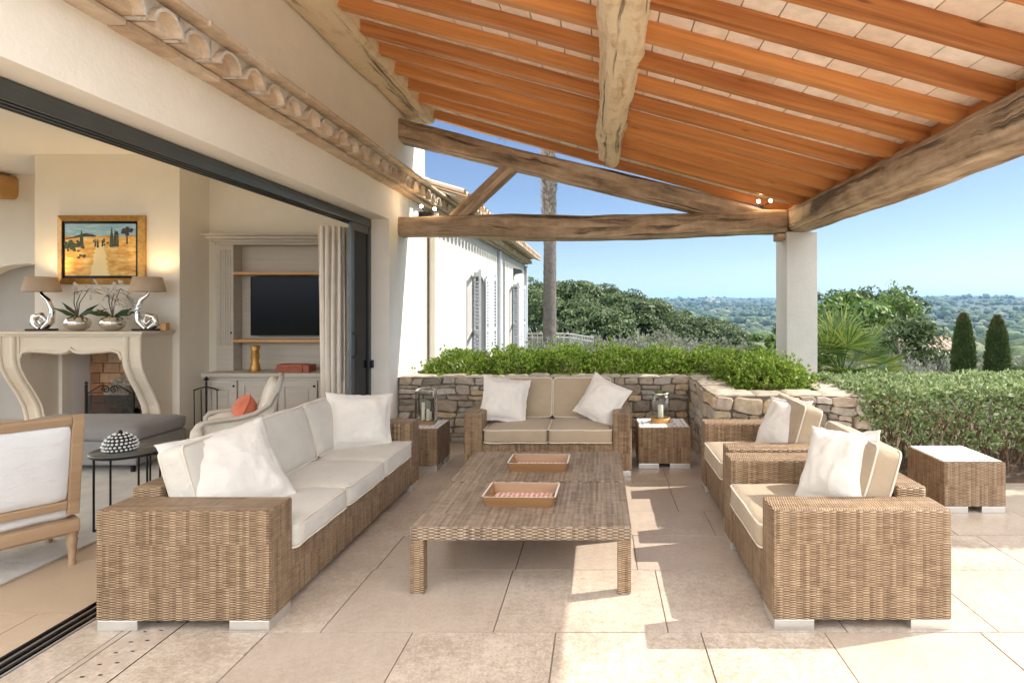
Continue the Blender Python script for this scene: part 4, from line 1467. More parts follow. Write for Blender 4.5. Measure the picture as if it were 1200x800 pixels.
# lamps
M['shade'] = (lambda b: (b.out((.52, .40, .29), .9), b.s(b.p, 'Transmission Weight', 0.0))[0])(NB('taupe_lampshade'))
def table_lamp(label, px, flip, lit):
    x = (px - 702) * 6.36 / 683
    t = thing('table_lamp', label, 'table lamp', (x, 6.36, 1.246))
    MB().box(-.13, .13, -.06, .06, 0, .02, .004).build('base', 'blackm', t)
    f = -1 if flip else 1
    m = MB()
    m.loft([(-.02 * f, 0, .02), (-.09 * f, 0, .07), (-.075 * f, 0, .15), (0, 0, .17), (.045 * f, 0, .11), (0, 0, .07), (-.03 * f, 0, .11)], [(.03, .03), (.035, .04), (.035, .035), (.03, .03), (.028, .03), (.024, .02), (.015, .015)], 12, 2)
    m.loft([(.02 * f, 0, .02), (.10 * f, 0, .10), (.115 * f, 0, .22), (.07 * f, 0, .33), (.0, 0, .39), (-.015 * f, 0, .43)], [(.03, .03), (.035, .035), (.028, .03), (.024, .024), (.018, .018), (.01, .01)], 12, 2)
    m.build('stem', 'chrome', t)
    MB().lathe([(.168, .425), (.132, .585), (.130, .585), (.166, .425)], 32).build('lamp_shade', 'shade', t)
    MB().lathe([(0, .47), (.025, .485), (.03, .51), (.018, .54), (0, .55)], 12).build('bulb', 'bulb', t)
    ld = bpy.data.lights.new('table_lamp_light', 'POINT'); ld.energy = 4.5; ld.color = (1, .66, .30); ld.shadow_soft_size = .035
    lo = bpy.data.objects.new('table_lamp_light', ld); col.objects.link(lo); lo.parent = t; lo.location = (0, .06, .50)
table_lamp('lit table lamp with chrome scroll stem at the left end of the mantel', 49, False, 1)
table_lamp('lit table lamp with chrome scroll stem at the right end of the mantel', 173, True, 1)
M['silver'] = plain('silvered_ceramic', (.74, .70, .64), .14, .9, .05)
M['leafin'] = leafmat('dark_orchid_leaf', [(0, (.03, .06, .02)), (1, (.07, .11, .04))], .2)
M['petal'] = leafmat('white_petal', [(0, (.75, .72, .66)), (1, (.82, .80, .76))], .4)
def orchid(label, px, seed, lean):
    x = (px - 702) * 6.33 / 683
    t = thing('potted_orchid', label, 'orchid', (x, 6.33, 1.246))
    MB().lathe([(.05, 0), (.10, .03), (.122, .085), (.10, .135), (.05, .16), (.045, .15)], 28).build('pot', 'silver', t)
    P = np.zeros((9, 3)); P[:, 2] = .155
    a = np.linspace(0, 2 * PI, 9, endpoint=False)
    D = np.stack([np.cos(a), np.sin(a) * .5, np.full(9, .25)], 1)
    quads('leaf_rosette', leaves(P, D, .27, .05, .08), 'leafin', t)
    st = MB()
    r = random.Random(seed)
    tips = []
    for s in range(3):
        b0 = lean * (.05 + .1 * s)
        pts = [(0, 0, .15), (-.04 + .03 * s, 0, .3), (-.05 + .05 * s + b0 * .3, 0, .42 + .02 * s), (b0 + .16 * lean, 0, .45 - .06 * s), (b0 + .38 * lean, .01, .40 - .11 * s)]
        st.tube(pts, [.006, .005, .004, .003, .002], 6)
        tips += [pts[3], pts[4], pts[2]]
    st.build('stem', 'bark', t)
    C = np.array([[p[0] + r.gauss(0, .05), p[1] + r.gauss(0, .02), p[2] + r.gauss(0, .05)] for p in tips for _ in range(3)])
    P = np.repeat(C, 5, 0); D = sphere_dirs(len(P)) * np.array([1, .4, 1])
    quads('blossoms', leaves(P, D, .042, .034, .3), 'petal', t)
orchid('silver pot with white orchid sprays beside the left lamp', 91, 1, 1)
orchid('silver pot with white orchid sprays closer to the right lamp', 132, 2, .45)
MB().box(-.035, .035, -.03, .03, 0, .085, .006).build('trinket_box', 'shelfw', None, ((193 - 702) * 6.4 / 683, 6.4, 1.246))
tag(bpy.data.objects['trinket_box'], 'small dark box beside the right lamp on the mantel', 'box')

# television cabinet
cb = thing('television_cabinet', 'grey painted built in cabinet with fluted side and oak shelves', 'cabinet', (-3.7, 6.9, 0))
co = Matrix.Translation((3.7, -6.9, 0))
def cbld(mb, name, mat, par=cb): return mb.xform(co).build(name, mat, par)
CX0, CX1 = -4.53, -2.85
m = MB()
m.box(CX0, CX1, 6.88, 7.095, 2.24, 2.27); m.box(CX0 - .03, CX1, 6.85, 7.095, 2.2705, 2.30); m.box(CX0 - .07, CX1, 6.80, 7.095, 2.3005, 2.335, .008); m.box(CX0 - .10, CX1, 6.77, 7.095, 2.3355, 2.36, .006)
cbld(m, 'cornice', 'greyw')
m = MB(); m.box(CX0 + .205, CX1, 7.06, 7.095, .75, 2.239); cbld(m, 'back_panel', 'greyw')
m = MB(); m.box(CX0, CX0 + .2, 6.90, 7.095, .75, 2.239)
for k in range(5):
    m.box(CX0 + .035 + k * .03, CX0 + .05 + k * .03, 6.893, 6.9, 1.05, 2.18)
cbld(m, 'fluted_side', 'greyw')
m = MB(); m.lathe([(.0, 0), (.012, .008), (.0, .02)], 10, (0, 0, 0)); m.xform(Matrix.Translation((CX0 + .18, 6.9, 1.2)) @ Matrix.Rotation(R(90), 4, 'X')); cbld(m, 'knob', 'blackm')
m = MB(); m.box(CX0 - .02, CX1, 6.66, 7.095, .70, .748, .008); cbld(m, 'counter', 'greyw')
m = MB(); m.box(CX0, CX1, 6.70, 7.095, .0, .698); cbld(m, 'base_carcass', 'greyw')
for a in (CX0 + .02, CX0 + .40, CX0 + .86, CX0 + 1.32):
    b_ = min(a + (.36 if a < CX0 + .3 else .44), CX1)
    m = MB()
    m.box(a, b_, 6.684, 6.699, .06, .66, .003)
    m.box(a, a + .07, 6.672, 6.684, .06, .66, .003); m.box(b_ - .07, b_, 6.672, 6.684, .06, .66, .003)
    m.box(a + .07, b_ - .07, 6.672, 6.684, .06, .13, .003); m.box(a + .07, b_ - .07, 6.672, 6.684, .59, .66, .003)
    m.box(a + .10, b_ - .10, 6.678, 6.684, .16, .56, .003)
    d_ = cbld(m, 'door', 'greyw')
    cbld(MB().lathe([(0, 0), (.013, .01), (0, .022)], 10).xform(Matrix.Translation((b_ - .03, 6.672, .6)) @ Matrix.Rotation(R(90), 4, 'X')), 'knob', 'blackm', d_)
for z in (1.885, 1.085):
    cbld(MB().box(CX0 + .202, CX1, 6.89, 7.058, z, z + .035, .004), 'shelf', 'shelfw')
tv = thing('television', 'black flat screen television hung between two oak shelves', 'television', (-3.62, 7.0, 1.5))
MB().box(-.545, .545, -.02, .05, -.33, .36, .004).build('screen', 'black', tv)
m = MB()
for a, b_, c, d_ in ((-.552, .552, -.338, -.3305), (-.552, .552, .3605, .368), (-.552, -.5455, -.33, .36), (.5455, .552, -.33, .36)):
    m.box(a, b_, -.024, .048, c, d_)
m.build('bezel', 'blackm', tv)
MB().lathe([(.055, 0), (.06, .02), (.05, .09), (.035, .12), (.05, .17), (.04, .24), (.055, .29), (.035, .31)], 16).build('shelf_vase', 'gold', None, ((299 - 702) * 6.8 / 683, 6.8, .749))
tag(bpy.data.objects['shelf_vase'], 'slim gilded vase on the cabinet counter under the television', 'vase')
r_ = MB().box(-.19, .12, -.10, .10, 0, .05, .004); r_.box(-.18, .12, -.095, .10, .0505, .09, .004); r_.box(.121, .19, -.09, .09, .0, .085, .004)
M['redbook'] = plain('red_leather', (.30, .07, .03), .45, 0, .15, 20)
r_.build('leather_box', 'redbook', None, ((346 - 702) * 6.8 / 683, 6.82, .749))
tag(bpy.data.objects['leather_box'], 'reddish leather box on the cabinet counter', 'box')

# curtain
def curtain():
    mb = MB()
    n, m_ = 84, 18
    vs, fs = [], []
    for j in range(m_ + 1):
        z = .02 + 2.32 * j / m_
        for i in range(n + 1):
            t = i / n
            sway = .012 * math.sin(z * 1.7 + t * 9)
            if t < .6:
                q = t / .6
                x, y = -2.90 + .24 * q, 6.03 + .05 * q
                a = q * 2 * PI * 4.5
                x += .012 * math.cos(a * 2 + z)
                y += (.034 + .008 * math.sin(z + i)) * math.sin(a + .2 * math.sin(z * 1.3)) + sway
            else:
                q = (t - .6) / .4
                a = q * 2 * PI * 3
                x, y = -2.66 - .05 * math.sin(a) * (1 if q > .05 else 0), 6.08 + .40 * q
            vs.append((x, y, z))
    for j in range(m_):
        for i in range(n):
            a = j * (n + 1) + i
            fs.append((a, a + 1, a + n + 2, a + n + 1))
    o = mb.add(vs, fs, None, 0, True).build('curtain', 'linen')
    tag(o, 'beige linen curtain gathered beside the stacked glass door leaves', 'curtain')
curtain()
# rug
o = MB().box(-6.2, -3.22, 1.4, 5.6, .002, .014, .004).build('rug', 'rug')
tag(o, 'pale grey rug on the living room floor behind the armchair', 'rug')
# ottoman
ot = thing('ottoman', 'long low grey ottoman in front of the fireplace', 'ottoman', (-4.82, 5.55, .0))
vs, fs = cushion_pts(1.35, .66, .14, 14, .05, .03, 3.0)
MB().add(vs, fs, None, 0, True).xform(Matrix.Translation((0, 0, .36))).build('seat', 'greyup', ot)
MB().box(-.665, .665, -.32, .32, .08, .295, .02).build('body', 'greyup', ot)
for sx in (-1, 1):
    for sy in (-1, 1):
        MB().tube([(sx * .6, sy * .27, 0), (sx * .6, sy * .27, .085)], [.018, .025], 10).build('leg', 'blackm', ot)

# foreground armchair seen from behind
ch = thing('armchair', 'oak framed armchair with white back, seen from behind at the left edge', 'armchair', (-3.43, 3.335, 0), R(234.4))
W, Dp = .58, .54
lean = R(11)
bt = Matrix.Translation((0, Dp / 2 - .02, .30)) @ Matrix.Rotation(-lean, 4, 'X')
m = MB()
for x0, x1, z0, z1 in ((-W / 2, -W / 2 + .055, 0, .595), (W / 2 - .055, W / 2, 0, .595), (-W / 2 + .055, W / 2 - .055, .545, .595), (-W / 2 + .055, W / 2 - .055, .04, .09)):
    m.box(x0, x1, -.022, .022, z0, z1, .007)
m.xform(bt).build('back_frame', 'chairw', ch)
vs, fs = cushion_pts(W - .115, .45, .06, 10, .02, .012, 2.0, .002)
MB().add(vs, fs, None, 0, True).xform(bt @ Matrix.Translation((0, -.01, .318)) @ Matrix.Rotation(R(90), 4, 'X')).build('backrest', 'whiteup', ch)
m = MB(); m.box(-W / 2, W / 2, -Dp / 2, Dp / 2 + .02, .20, .27, .008); m.box(-W / 2 + .01, W / 2 - .01, -Dp / 2 + .01, Dp / 2, .185, .2, .004); m.build('seat_rail', 'chairw', ch)
vs, fs = cushion_pts(W - .02, Dp - .02, .14, 12, .04, .025, 6.0)
MB().add(vs, fs, None, 0, True).xform(Matrix.Translation((0, -.02, .335))).build('seat', 'whiteup', ch)
for sx in (-1, 1):
    for sy in (-1, 1):
        x, y = sx * (W / 2 - .03), sy * (Dp / 2 - .02)
        MB().lathe([(.018, 0), (.02, .02), (.016, .03), (.024, .12), (.028, .15), (.022, .16), (.03, .18), (.03, .21)], 14, (x, y, 0)).build('leg', 'chairw', ch)
    x = sx * (W / 2 - .03)
    m = MB().loft([(x, Dp / 2 - .0, .56), (x, .05, .57), (x, -.12, .55), (x, -.17, .5), (x, -.15, .42), (x, -.18, .27)], [(.025, .022), (.028, .02), (.03, .022), (.025, .022), (.022, .02), (.025, .025)], 12, 3)
    m.build('armrest', 'chairw', ch)

# bergere armchair with coral cushion
bg_ = thing('upholstered_armchair', 'cream upholstered armchair with curved oak frame and coral cushion', 'armchair', (-3.43, 5.42, 0), R(-60))
bg_.scale = (.9, .9, .9)
W, Dp = .66, .62
m = MB(); m.box(-W / 2 + .02, W / 2 - .02, -Dp / 2, Dp / 2, .24, .33, .01); m.build('seat_rail', 'greyw', bg_)
vs, fs = cushion_pts(W - .10, Dp - .04, .15, 12, .05, .03, 4.0)
MB().add(vs, fs, None, 0, True).xform(Matrix.Translation((0, -.03, .395))).build('seat_cushion', 'cream', bg_)
vs, fs = cushion_pts(W - .10, .52, .09, 12, .035, .03, 7.0)
MB().add(vs, fs, None, 0, True).xform(Matrix.Translation((0, Dp / 2 + .02, .66)) @ Matrix.Rotation(R(-17), 4, 'X') @ Matrix.Rotation(R(90), 4, 'X')).build('backrest', 'cream', bg_)
m = MB().loft([(-W / 2 + .04, Dp / 2 + .02, .40), (-W / 2 + .05, Dp / 2 + .13, .88), (-W / 4, Dp / 2 + .15, .93), (0, Dp / 2 + .155, .945), (W / 4, Dp / 2 + .15, .93), (W / 2 - .05, Dp / 2 + .13, .88), (W / 2 - .04, Dp / 2 + .02, .40)], [(.024, .026)] * 7, 10, 3)
m.build('back_frame', 'greyw', bg_)
for s in (-1, 1):
    x = s * (W / 2 - .02)
    arm = [(Dp / 2 + .10, .80), (Dp / 2 + .04, .68), (Dp / 2 - .08, .60), (Dp / 2 - .22, .565), (-.12, .555), (-.20, .545), (-.235, .50), (-.22, .42), (-.27, .30)]
    MB().loft([(x, y, z) for y, z in arm], [(.026, .022)] * len(arm), 10, 3).build('arm_frame', 'greyw', bg_)
    MB().prism([(Dp / 2 + .04, .34), (Dp / 2 + .085, .77), (Dp / 2 + .03, .665), (Dp / 2 - .08, .585), (Dp / 2 - .22, .548), (-.12, .538), (-.21, .50), (-.205, .42), (-.24, .34)], 'x', x - s * .03, x - s * .012).build('arm_panel', 'cream', bg_)
    MB().loft([(x - s * .02, -Dp / 2 + .03, .25), (x - s * .01, -Dp / 2 - .01, .17), (x - s * .02, -Dp / 2 + .01, .06), (x - s * .02, -Dp / 2 - .02, 0)], [(.03, .03), (.026, .026), (.018, .018), (.022, .022)], 10, 2.5).build('leg', 'greyw', bg_)
    MB().loft([(x - s * .02, Dp / 2 - .02, .25), (x - s * .02, Dp / 2 + .05, 0)], [(.028, .028), (.02, .02)], 10, 2.5).build('leg', 'greyw', bg_)
pillow('crumpled coral cushion on the cream armchair indoors', (-3.34, 5.50, .55), (-.80, -.45, .40), 10, .31, .27, 33.0, .09, None, 'coral', 'cushion')

# nested round side tables with a beaded dome box
def round_table(label, x, y, rad, h):
    t = thing('round_side_table', label, 'side table', (x, y, 0), .4, 'round metal side tables')
    MB().lathe([(0, h - .012), (rad, h - .012), (rad + .004, h - .006), (rad, h), (0, h)], 40).build('table_top', 'smoke', t)
    MB().tube([((rad - .01) * math.cos(a), (rad - .01) * math.sin(a), h - .02) for a in [2 * PI * k / 32 for k in range(32)]], .008, 6, closed=True).build('ring', 'blackm', t)
    for k in range(4):
        a = PI / 4 + k * PI / 2
        MB().tube([((rad - .01) * math.cos(a), (rad - .01) * math.sin(a), 0), ((rad - .01) * math.cos(a), (rad - .01) * math.sin(a), h - .015)], .007, 6).build('leg', 'blackm', t)
    MB().tube([((rad - .01) * math.cos(a), (rad - .01) * math.sin(a), .012) for a in [PI / 4 + PI / 2 * k for k in range(4)]], .008, 6, closed=True, smooth=False).build('base', 'blackm', t)
M['smoke'] = plain('smoked_metal_top', (.12, .125, .12), .18, .4)
round_table('taller round metal side table carrying the white beaded dome', -3.27, 4.05, .215, .515)
round_table('lower round metal side table tucked beside the taller one', -3.36, 4.52, .2, .43)
def dome():
    t = thing('beaded_dome_box', 'white beaded dome shaped box on the round metal table', 'decorative box', (-3.31, 4.03, .515))
    MB().lathe([(.088, 0), (.096, .035), (.085, .075), (.05, .105), (.015, .12), (.008, .135), (0, .14)], 28).build('shell', 'blackm', t)
    mb = MB()
    prof = [(.094, .012), (.099, .034), (.092, .056), (.080, .077), (.060, .096), (.036, .112)]
    for i, (rad, z) in enumerate(prof):
        n = max(8, int(2 * PI * rad / .025))
        for k in range(n):
            a = 2 * PI * (k + .5 * (i % 2)) / n
            mb.lathe([(0, -.0085), (.0085, -.004), (.0085, .004), (0, .0085)], 8, (rad * math.cos(a), rad * math.sin(a), z))
    mb.build('beads', 'white', t)
dome()
# ------------------------------------------------------------------ planting
M['lime'] = leafmat('bright_green_leaf', [(0, (.07, .145, .022)), (.5, (.21, .33, .042)), (1, (.40, .48, .10))], .4, .4)
M['hedge'] = leafmat('grey_green_leaf', [(0, (.11, .175, .06)), (.5, (.25, .335, .13)), (.85, (.40, .47, .25)), (1, (.58, .61, .46))], .3, .45)
M['pine'] = leafmat('pine_needles', [(0, (.025, .048, .015)), (.5, (.05, .085, .026)), (1, (.11, .15, .05))], .25)
M['broad'] = leafmat('broad_leaf', [(0, (.035, .08, .02)), (.5, (.08, .15, .03)), (1, (.17, .24, .05))], .4)
M['olive'] = leafmat('olive_leaf', [(0, (.10, .12, .08)), (.5, (.17, .19, .13)), (1, (.27, .28, .21))], .25)
M['lavender'] = leafmat('silver_leaf', [(0, (.13, .15, .105)), (.5, (.21, .225, .175)), (1, (.30, .31, .27))], .25)
M['cypress'] = leafmat('cypress_leaf', [(0, (.03, .055, .016)), (.6, (.06, .095, .026)), (1, (.105, .14, .045))], .2)
M['cyptip'] = leafmat('brown_cypress_tip', [(0, (.09, .055, .03)), (1, (.17, .115, .06))], .2)
M['palmleaf'] = leafmat('palm_leaf', [(0, (.035, .075, .018)), (.6, (.10, .16, .03)), (1, (.24, .27, .06))], .3, .4)
M['palmdry'] = leafmat('dry_palm_leaf', [(0, (.30, .20, .07)), (1, (.45, .34, .14))], .3)
M['twig'] = plain('brown_twig', (.21, .135, .08), .9, 0, .2, 40)

def rosettes(C, D, k, length, width, spread=.75):
    P = np.repeat(C, k, 0)
    DD = np.repeat(D, k, 0)
    return leaves(P, DD, length, width, spread)

def mound(n, rx, ry, rz, lump=.18, seed=1):
    """points and outward normals on a lumpy half dome"""
    d = sphere_dirs(n)
    d[:, 2] = np.abs(d[:, 2])
    f = np.array([1 + lump * mnoise.noise(Vector((float(a[0]) * 2.5 + seed, float(a[1]) * 2.5, float(a[2]) * 2.5))) + lump * .7 * mnoise.noise(Vector((float(a[0]) * 6 + seed, float(a[1]) * 6, float(a[2]) * 6))) for a in d])
    rad = rng.uniform(.72, 1.0, (n, 1)) * f[:, None]
    return d * rad * np.array([rx, ry, rz]), d

def shrub(name, label, cat, x, y, z, rx, ry, rz, n, k, ll, lw, mat, group=None, seed=1, twigs=14, upb=.5):
    t = thing(name, label, cat, (x, y, z), 0, group)
    P, D = mound(n, rx, ry, rz, .26, seed)
    P = P * np.where(rng.uniform(0, 1, (n, 1)) < .06, rng.uniform(1.05, 1.28, (n, 1)), 1.0)
    quads('foliage', rosettes(P, D + np.array([0, 0, upb]), k, ll, lw), mat, t)
    if twigs:
        mb = MB(); r = random.Random(seed)
        for _ in range(twigs):
            a = r.uniform(0, 2 * PI); q = r.uniform(.4, .8)
            mb.tube([(0.1 * rx * math.cos(a), .1 * ry * math.sin(a), 0), (rx * q * .5 * math.cos(a), ry * q * .5 * math.sin(a), rz * .5), (rx * q * math.cos(a), ry * q * math.sin(a), rz * r.uniform(.6, .85))], [.012, .008, .004], 5)
        mb.build('branches', 'twig', t)
    return t
# planter shrubs along the back wall, then the mound in the stepped part
pls = [(-1.62, .50, .27), (-1.0, .48, .30), (-.38, .48, .33), (.22, .50, .32), (.80, .48, .33), (1.36, .48, .31)]
lab = ['at the house end of the planter', 'second from the house in the planter row', 'left of centre above the loveseat', 'right of centre above the loveseat', 'in the planter where the wall turns', 'in the planter left of the pillar']
for i, (x, rx, rz) in enumerate(pls):
    shrub('planter_shrub', 'bright green clipped shrub ' + lab[i], 'shrub', x, 7.0, .66, rx * 1.0, .40, rz * 1.12, 1900, 7, .038, .0135, 'lime', 'bright green planter shrubs', i * 3.1, 10)
shrub('planter_shrub', 'bright green shrub in the inner corner of the stepped planter', 'shrub', 1.62, 6.25, .64, .46, .48, .42, 1900, 7, .037, .013, 'lime', 'bright green planter shrubs', 31, 10)
shrub('planter_shrub', 'bright green shrub bulging over the front of the stepped planter', 'shrub', 1.68, 5.72, .64, .42, .36, .38, 1800, 7, .036, .013, 'lime', 'bright green planter shrubs', 37, 10)

# long grey green hedge on the right
def hedge():
    t = thing('hedge', 'long loose grey green hedge with bare brown twigs low down behind the lone side table', 'hedge', (4.4, 5.6, 0))
    n = 9500
    L, W2 = 2.15, .58
    x = rng.uniform(-L, L + 2.2, n); y = rng.uniform(-W2, W2, n); z = rng.uniform(.25, .80, n)
    side = rng.integers(0, 4, n)
    top = np.array([.80 + .07 * mnoise.noise(Vector((float(a) * 1.7, float(b) * 2.2, 0))) + .05 * mnoise.noise(Vector((float(a) * 5, float(b) * 5, 4))) for a, b in zip(x, y)])
    fr = np.array([-W2 + .10 * mnoise.noise(Vector((float(a) * 2.1, float(c) * 3, 9))) for a, c in zip(x, z)])
    z = np.where(side < 2, top - rng.uniform(0, .1, n), z)
    y = np.where(side == 2, fr + rng.uniform(0, .12, n), y)
    y = np.where(side == 3, W2 + rng.uniform(-.25, 0, n), y); z = np.where(side == 3, rng.uniform(.1, .8, n), z)
    dens = np.where(side == 2, rng.uniform(0, 1, n) < np.clip((z - .05) / .35, .2, 1), True)
    P = np.stack([x, y, z], 1)[dens]
    D = np.where((side == 2)[dens][:, None], np.array([[0, -.7, .6]]), np.array([[0, 0, 1.0]]))
    quads('foliage', rosettes(P, D, 10, .05, .017, .75), 'hedge', t)
    mb = MB(); r = random.Random(12)
    for _ in range(650):
        x0 = r.uniform(-L, L + 2.0); y0 = r.uniform(-W2 * .8, W2 * .6)
        x1, y1 = x0 + r.gauss(0, .14), y0 - abs(r.gauss(.12, .12))
        z1 = r.uniform(.35, .72)
        x2, y2, z2 = x1 + r.gauss(0, .1), y1 - r.uniform(0, .08), z1 + r.uniform(-.14, .1)
        q = r.uniform(.0035, .008)
        mb.tube([(x0, y0, 0), ((x0 + x1) / 2 + r.gauss(0, .03), (y0 + y1) / 2, z1 * .5), (x1, y1, z1), (x2, max(y2, -W2 - .06), z2)], [q * 1.3, q, q * .8, q * .5], 4, cap=False)
    mb.build('twigs', 'twig', t)
hedge()
tag(MB().box(2.375, 8.4, 4.98, 7.4, -.2, .03).build('hedge_bed', 'soil'), kind='structure')

# clipped cypresses
def cypress(label, x, y, zb, h, w, seed, tip=True):
    t = thing('clipped_cypress', label, 'cypress', (x, y, zb), 0, 'clipped cypress columns')
    n = 5200
    zz = rng.uniform(0, 1, n)
    a = rng.uniform(0, 2 * PI, n)
    prof = np.interp(zz, [0, .05, .35, .6, .8, .92, 1.0], [.86, .96, 1.0, .86, .62, .36, .05])
    lump = np.array([1 + .14 * mnoise.noise(Vector((math.cos(b) * 2.2 + seed, math.sin(b) * 2.2, float(q) * 6))) for b, q in zip(a, zz)])
    rad = w / 2 * prof * lump * rng.uniform(.84, 1.08, n)
    P = np.stack([rad * np.cos(a), rad * np.sin(a), zz * h], 1)
    D = np.stack([np.cos(a) * .7, np.sin(a) * .7, np.full(n, 1.2)], 1)
    m = (zz > .84 + rng.uniform(0, .22, n)) & tip
    quads('foliage', rosettes(P[~m], D[~m], 2, h * .05, h * .016, .35), 'cypress', t)
    if tip:
        quads('tip', rosettes(P[m], D[m], 2, h * .045, h * .014, .35), 'cyptip', t)
    MB().loft([(0, 0, -.1), (0, 0, h * .9)], [(w * .32, w * .32), (.02, .02)], 10, 2).build('trunk', 'bark', t)
cypress('clipped cypress column closer to the broad trees, brown at its tip', (1129 - 702) / 683 * 13, 13, -.35, 1.68, .40, 2)
cypress('clipped cypress column farther from the broad trees, brown at its tip', (1168.5 - 702) / 683 * 13, 13, -.35, 1.63, .43, 5)

# fan palm
def fan_palm():
    x, y = (986 - 702) / 683 * 10.5, 10.5
    t = thing('fan_palm', 'low fan palm with spiky green fronds and a few dry ones beside the pillar', 'palm', (x, y, -.5))
    MB().loft([(0, 0, -.3), (.02, 0, .4), (0, 0, .8)], [(.16, .16), (.17, .17), (.13, .13)], 14, 2, .03, 6).build('trunk', 'palmbark', t)
    r = random.Random(9)
    G, Dr = [], []
    st = MB()
    for k in range(50):
        a = r.uniform(0, 2 * PI)
        el = r.uniform(-.55, 1.25)
        L = r.uniform(.5, .85)
        d = Vector((math.cos(a) * math.cos(el), math.sin(a) * math.cos(el), math.sin(el)))
        b0 = Vector((0, 0, .75)); tip = b0 + d * L + Vector((0, 0, -.06 * (1.3 - el)))
        st.tube([b0, b0.lerp(tip, .5) + Vector((0, 0, .04)), tip], [.014, .01, .008], 5)
        side = d.cross(Vector((0, 0, 1)))
        if side.length < .1: side = Vector((1, 0, 0))
        side.normalize(); nn = side.cross(d)
        fl = r.uniform(.5, .72)
        for q in range(22):
            th = R(-105 + 210 * q / 21)
            e = (d * math.cos(th) + side * math.sin(th) + nn * .12).normalized()
            l2 = fl * (1 - .25 * abs(th) / R(105))
            w = side * math.cos(th) - d * math.sin(th)
            p0, p1, p2 = tip, tip + e * l2 * .55, tip + e * l2 - Vector((0, 0, .05 * l2))
            (Dr if el < -.25 and k % 2 else G).append([p0, p1 + w * .017, p2, p1 - w * .017])
    quads('fronds', np.array([[list(v) for v in f] for f in G]), 'palmleaf', t)
    quads('dry_fronds', np.array([[list(v) for v in f] for f in Dr]), 'palmdry', t)
    st.build('stalks', 'palmleaf', t)
fan_palm()

# tall palm behind the wing
def tall_palm():
    x, y = (643 - 702) / 683 * 14.0, 14.0
    t = thing('tall_palm', 'tall slender palm trunk with shaggy leaf bases behind the tie beam', 'palm', (x, y, -1.0))
    pts, secs = [], []
    for i in range(90):
        z = i * .09
        pts.append((.03 * math.sin(z * .4), 0, z)); w = .165 - .004 * z + (.006 if i % 2 else 0); secs.append((w, w))
    MB().loft(pts, secs, 18, 2, .01, 5).build('trunk', 'palmbark', t)
    r = random.Random(3)
    V = []
    for _ in range(2200):
        z = r.uniform(4.7, 8.3); a = r.uniform(0, 2 * PI)
        c, s = math.cos(a), math.sin(a)
        b0 = Vector((c * .14, s * .14, z)); d = Vector((c * .8, s * .8, .75)).normalized(); w = Vector((-s, c, 0)) * .026
        L = r.uniform(.06, .12)
        V.append([b0 + w, b0 - w, b0 + d * L - w * .5, b0 + d * L + w * .5])
    M['palmstub'] = leafmat('palm_leaf_base', [(0, (.16, .14, .12)), (1, (.52, .49, .45))], .1)
    quads('leaf_bases', np.array([[list(v) for v in f] for f in V]), 'palmstub', t)
    F = []
    st = MB()
    for k in range(30):
        a = r.uniform(0, 2 * PI); el = r.uniform(.1, 1.3)
        c, s = math.cos(a), math.sin(a)
        pts = []
        for i in range(9):
            q = i / 8
            rr_ = 1.9 * q * math.cos(el * (1 - q * .3)); zz = 8.15 + 1.5 * q * math.sin(el) - 1.1 * q * q * (1.4 - el * .5)
            pts.append(Vector((c * rr_, s * rr_, zz)))
        st.tube(pts, [.02 - .0018 * i for i in range(9)], 5)
        for i in range(1, 9):
            for h in range(5):
                p = pts[i - 1].lerp(pts[i], h / 5)
                tan = (pts[i] - pts[i - 1]).normalized(); sd_ = Vector((-s, c, 0))
                for sg in (-1, 1):
                    d = (tan * .6 + sd_ * sg * .8 + Vector((0, 0, -.15))).normalized(); L = .42 * (1 - .5 * i / 8)
                    F.append([p, p + d * L * .5 + tan * .012, p + d * L - Vector((0, 0, .06)), p + d * L * .5 - tan * .012])
    quads('fronds', np.array([[list(v) for v in f] for f in F]), 'palmleaf', t)
    st.build('stalks', 'palmleaf', t)
tall_palm()

# generic tree: trunk, limbs, crown of leaf clumps
def tree(name, label, cat, x, y, zb, H, rx, ry, rz, nc, nl, ll, lw, mat, group=None, seed=1, flat=False, clump=.3, trunk_r=.18, upb=.35):
    t = thing(name, label, cat, (x, y, zb), 0, group)
    r = random.Random(seed); g = np.random.default_rng(seed)
    cz = H - rz
    d = unit(g.normal(0, 1, (nc, 3)))
    if flat:
        d[:, 2] = np.abs(d[:, 2]) * 1.0 - .12
    C = d * g.uniform(.62, .98, (nc, 1)) * np.array([rx, ry, rz]) + np.array([0, 0, cz])
    cr = clump * min(rx, rz if not flat else rx) * g.uniform(.65, 1.25, (nc, 1))
    dd = unit(g.normal(0, 1, (nc * nl, 3)))
    if flat:
        dd[:, 2] = np.where(dd[:, 2] < -.3, -dd[:, 2], dd[:, 2])
    P = np.repeat(C, nl, 0) + dd * np.repeat(cr, nl, 0) * g.uniform(.72, 1.0, (nc * nl, 1)) * np.array([1, 1, .72])
    quads('crown', tangent_leaves(P, dd + np.array([0, 0, .25]), ll, lw, .45), mat, t)
    mb = MB()
    mb.loft([(0, 0, -.6), (.05, 0, H * .25), (0, .05, cz * .8 + .01)], [(trunk_r * 1.2, trunk_r * 1.2), (trunk_r, trunk_r), (trunk_r * .7, trunk_r * .7)], 10, 2, .03, 2)
    for i in range(min(nc, 14)):
        c = C[i]
        mid = Vector((c[0] * .45, c[1] * .45, (cz * .62 + c[2]) / 2))
        mb.tube([(0, 0, cz * .6), mid, tuple(c)], [trunk_r * .55, trunk_r * .35, trunk_r * .12], 6)
    mb.build('trunk', 'bark', t)
    return t
def at(px, py, y):
    return ((px - 702) / 683 * y, 1.5 - (py - 360) / 683 * y)
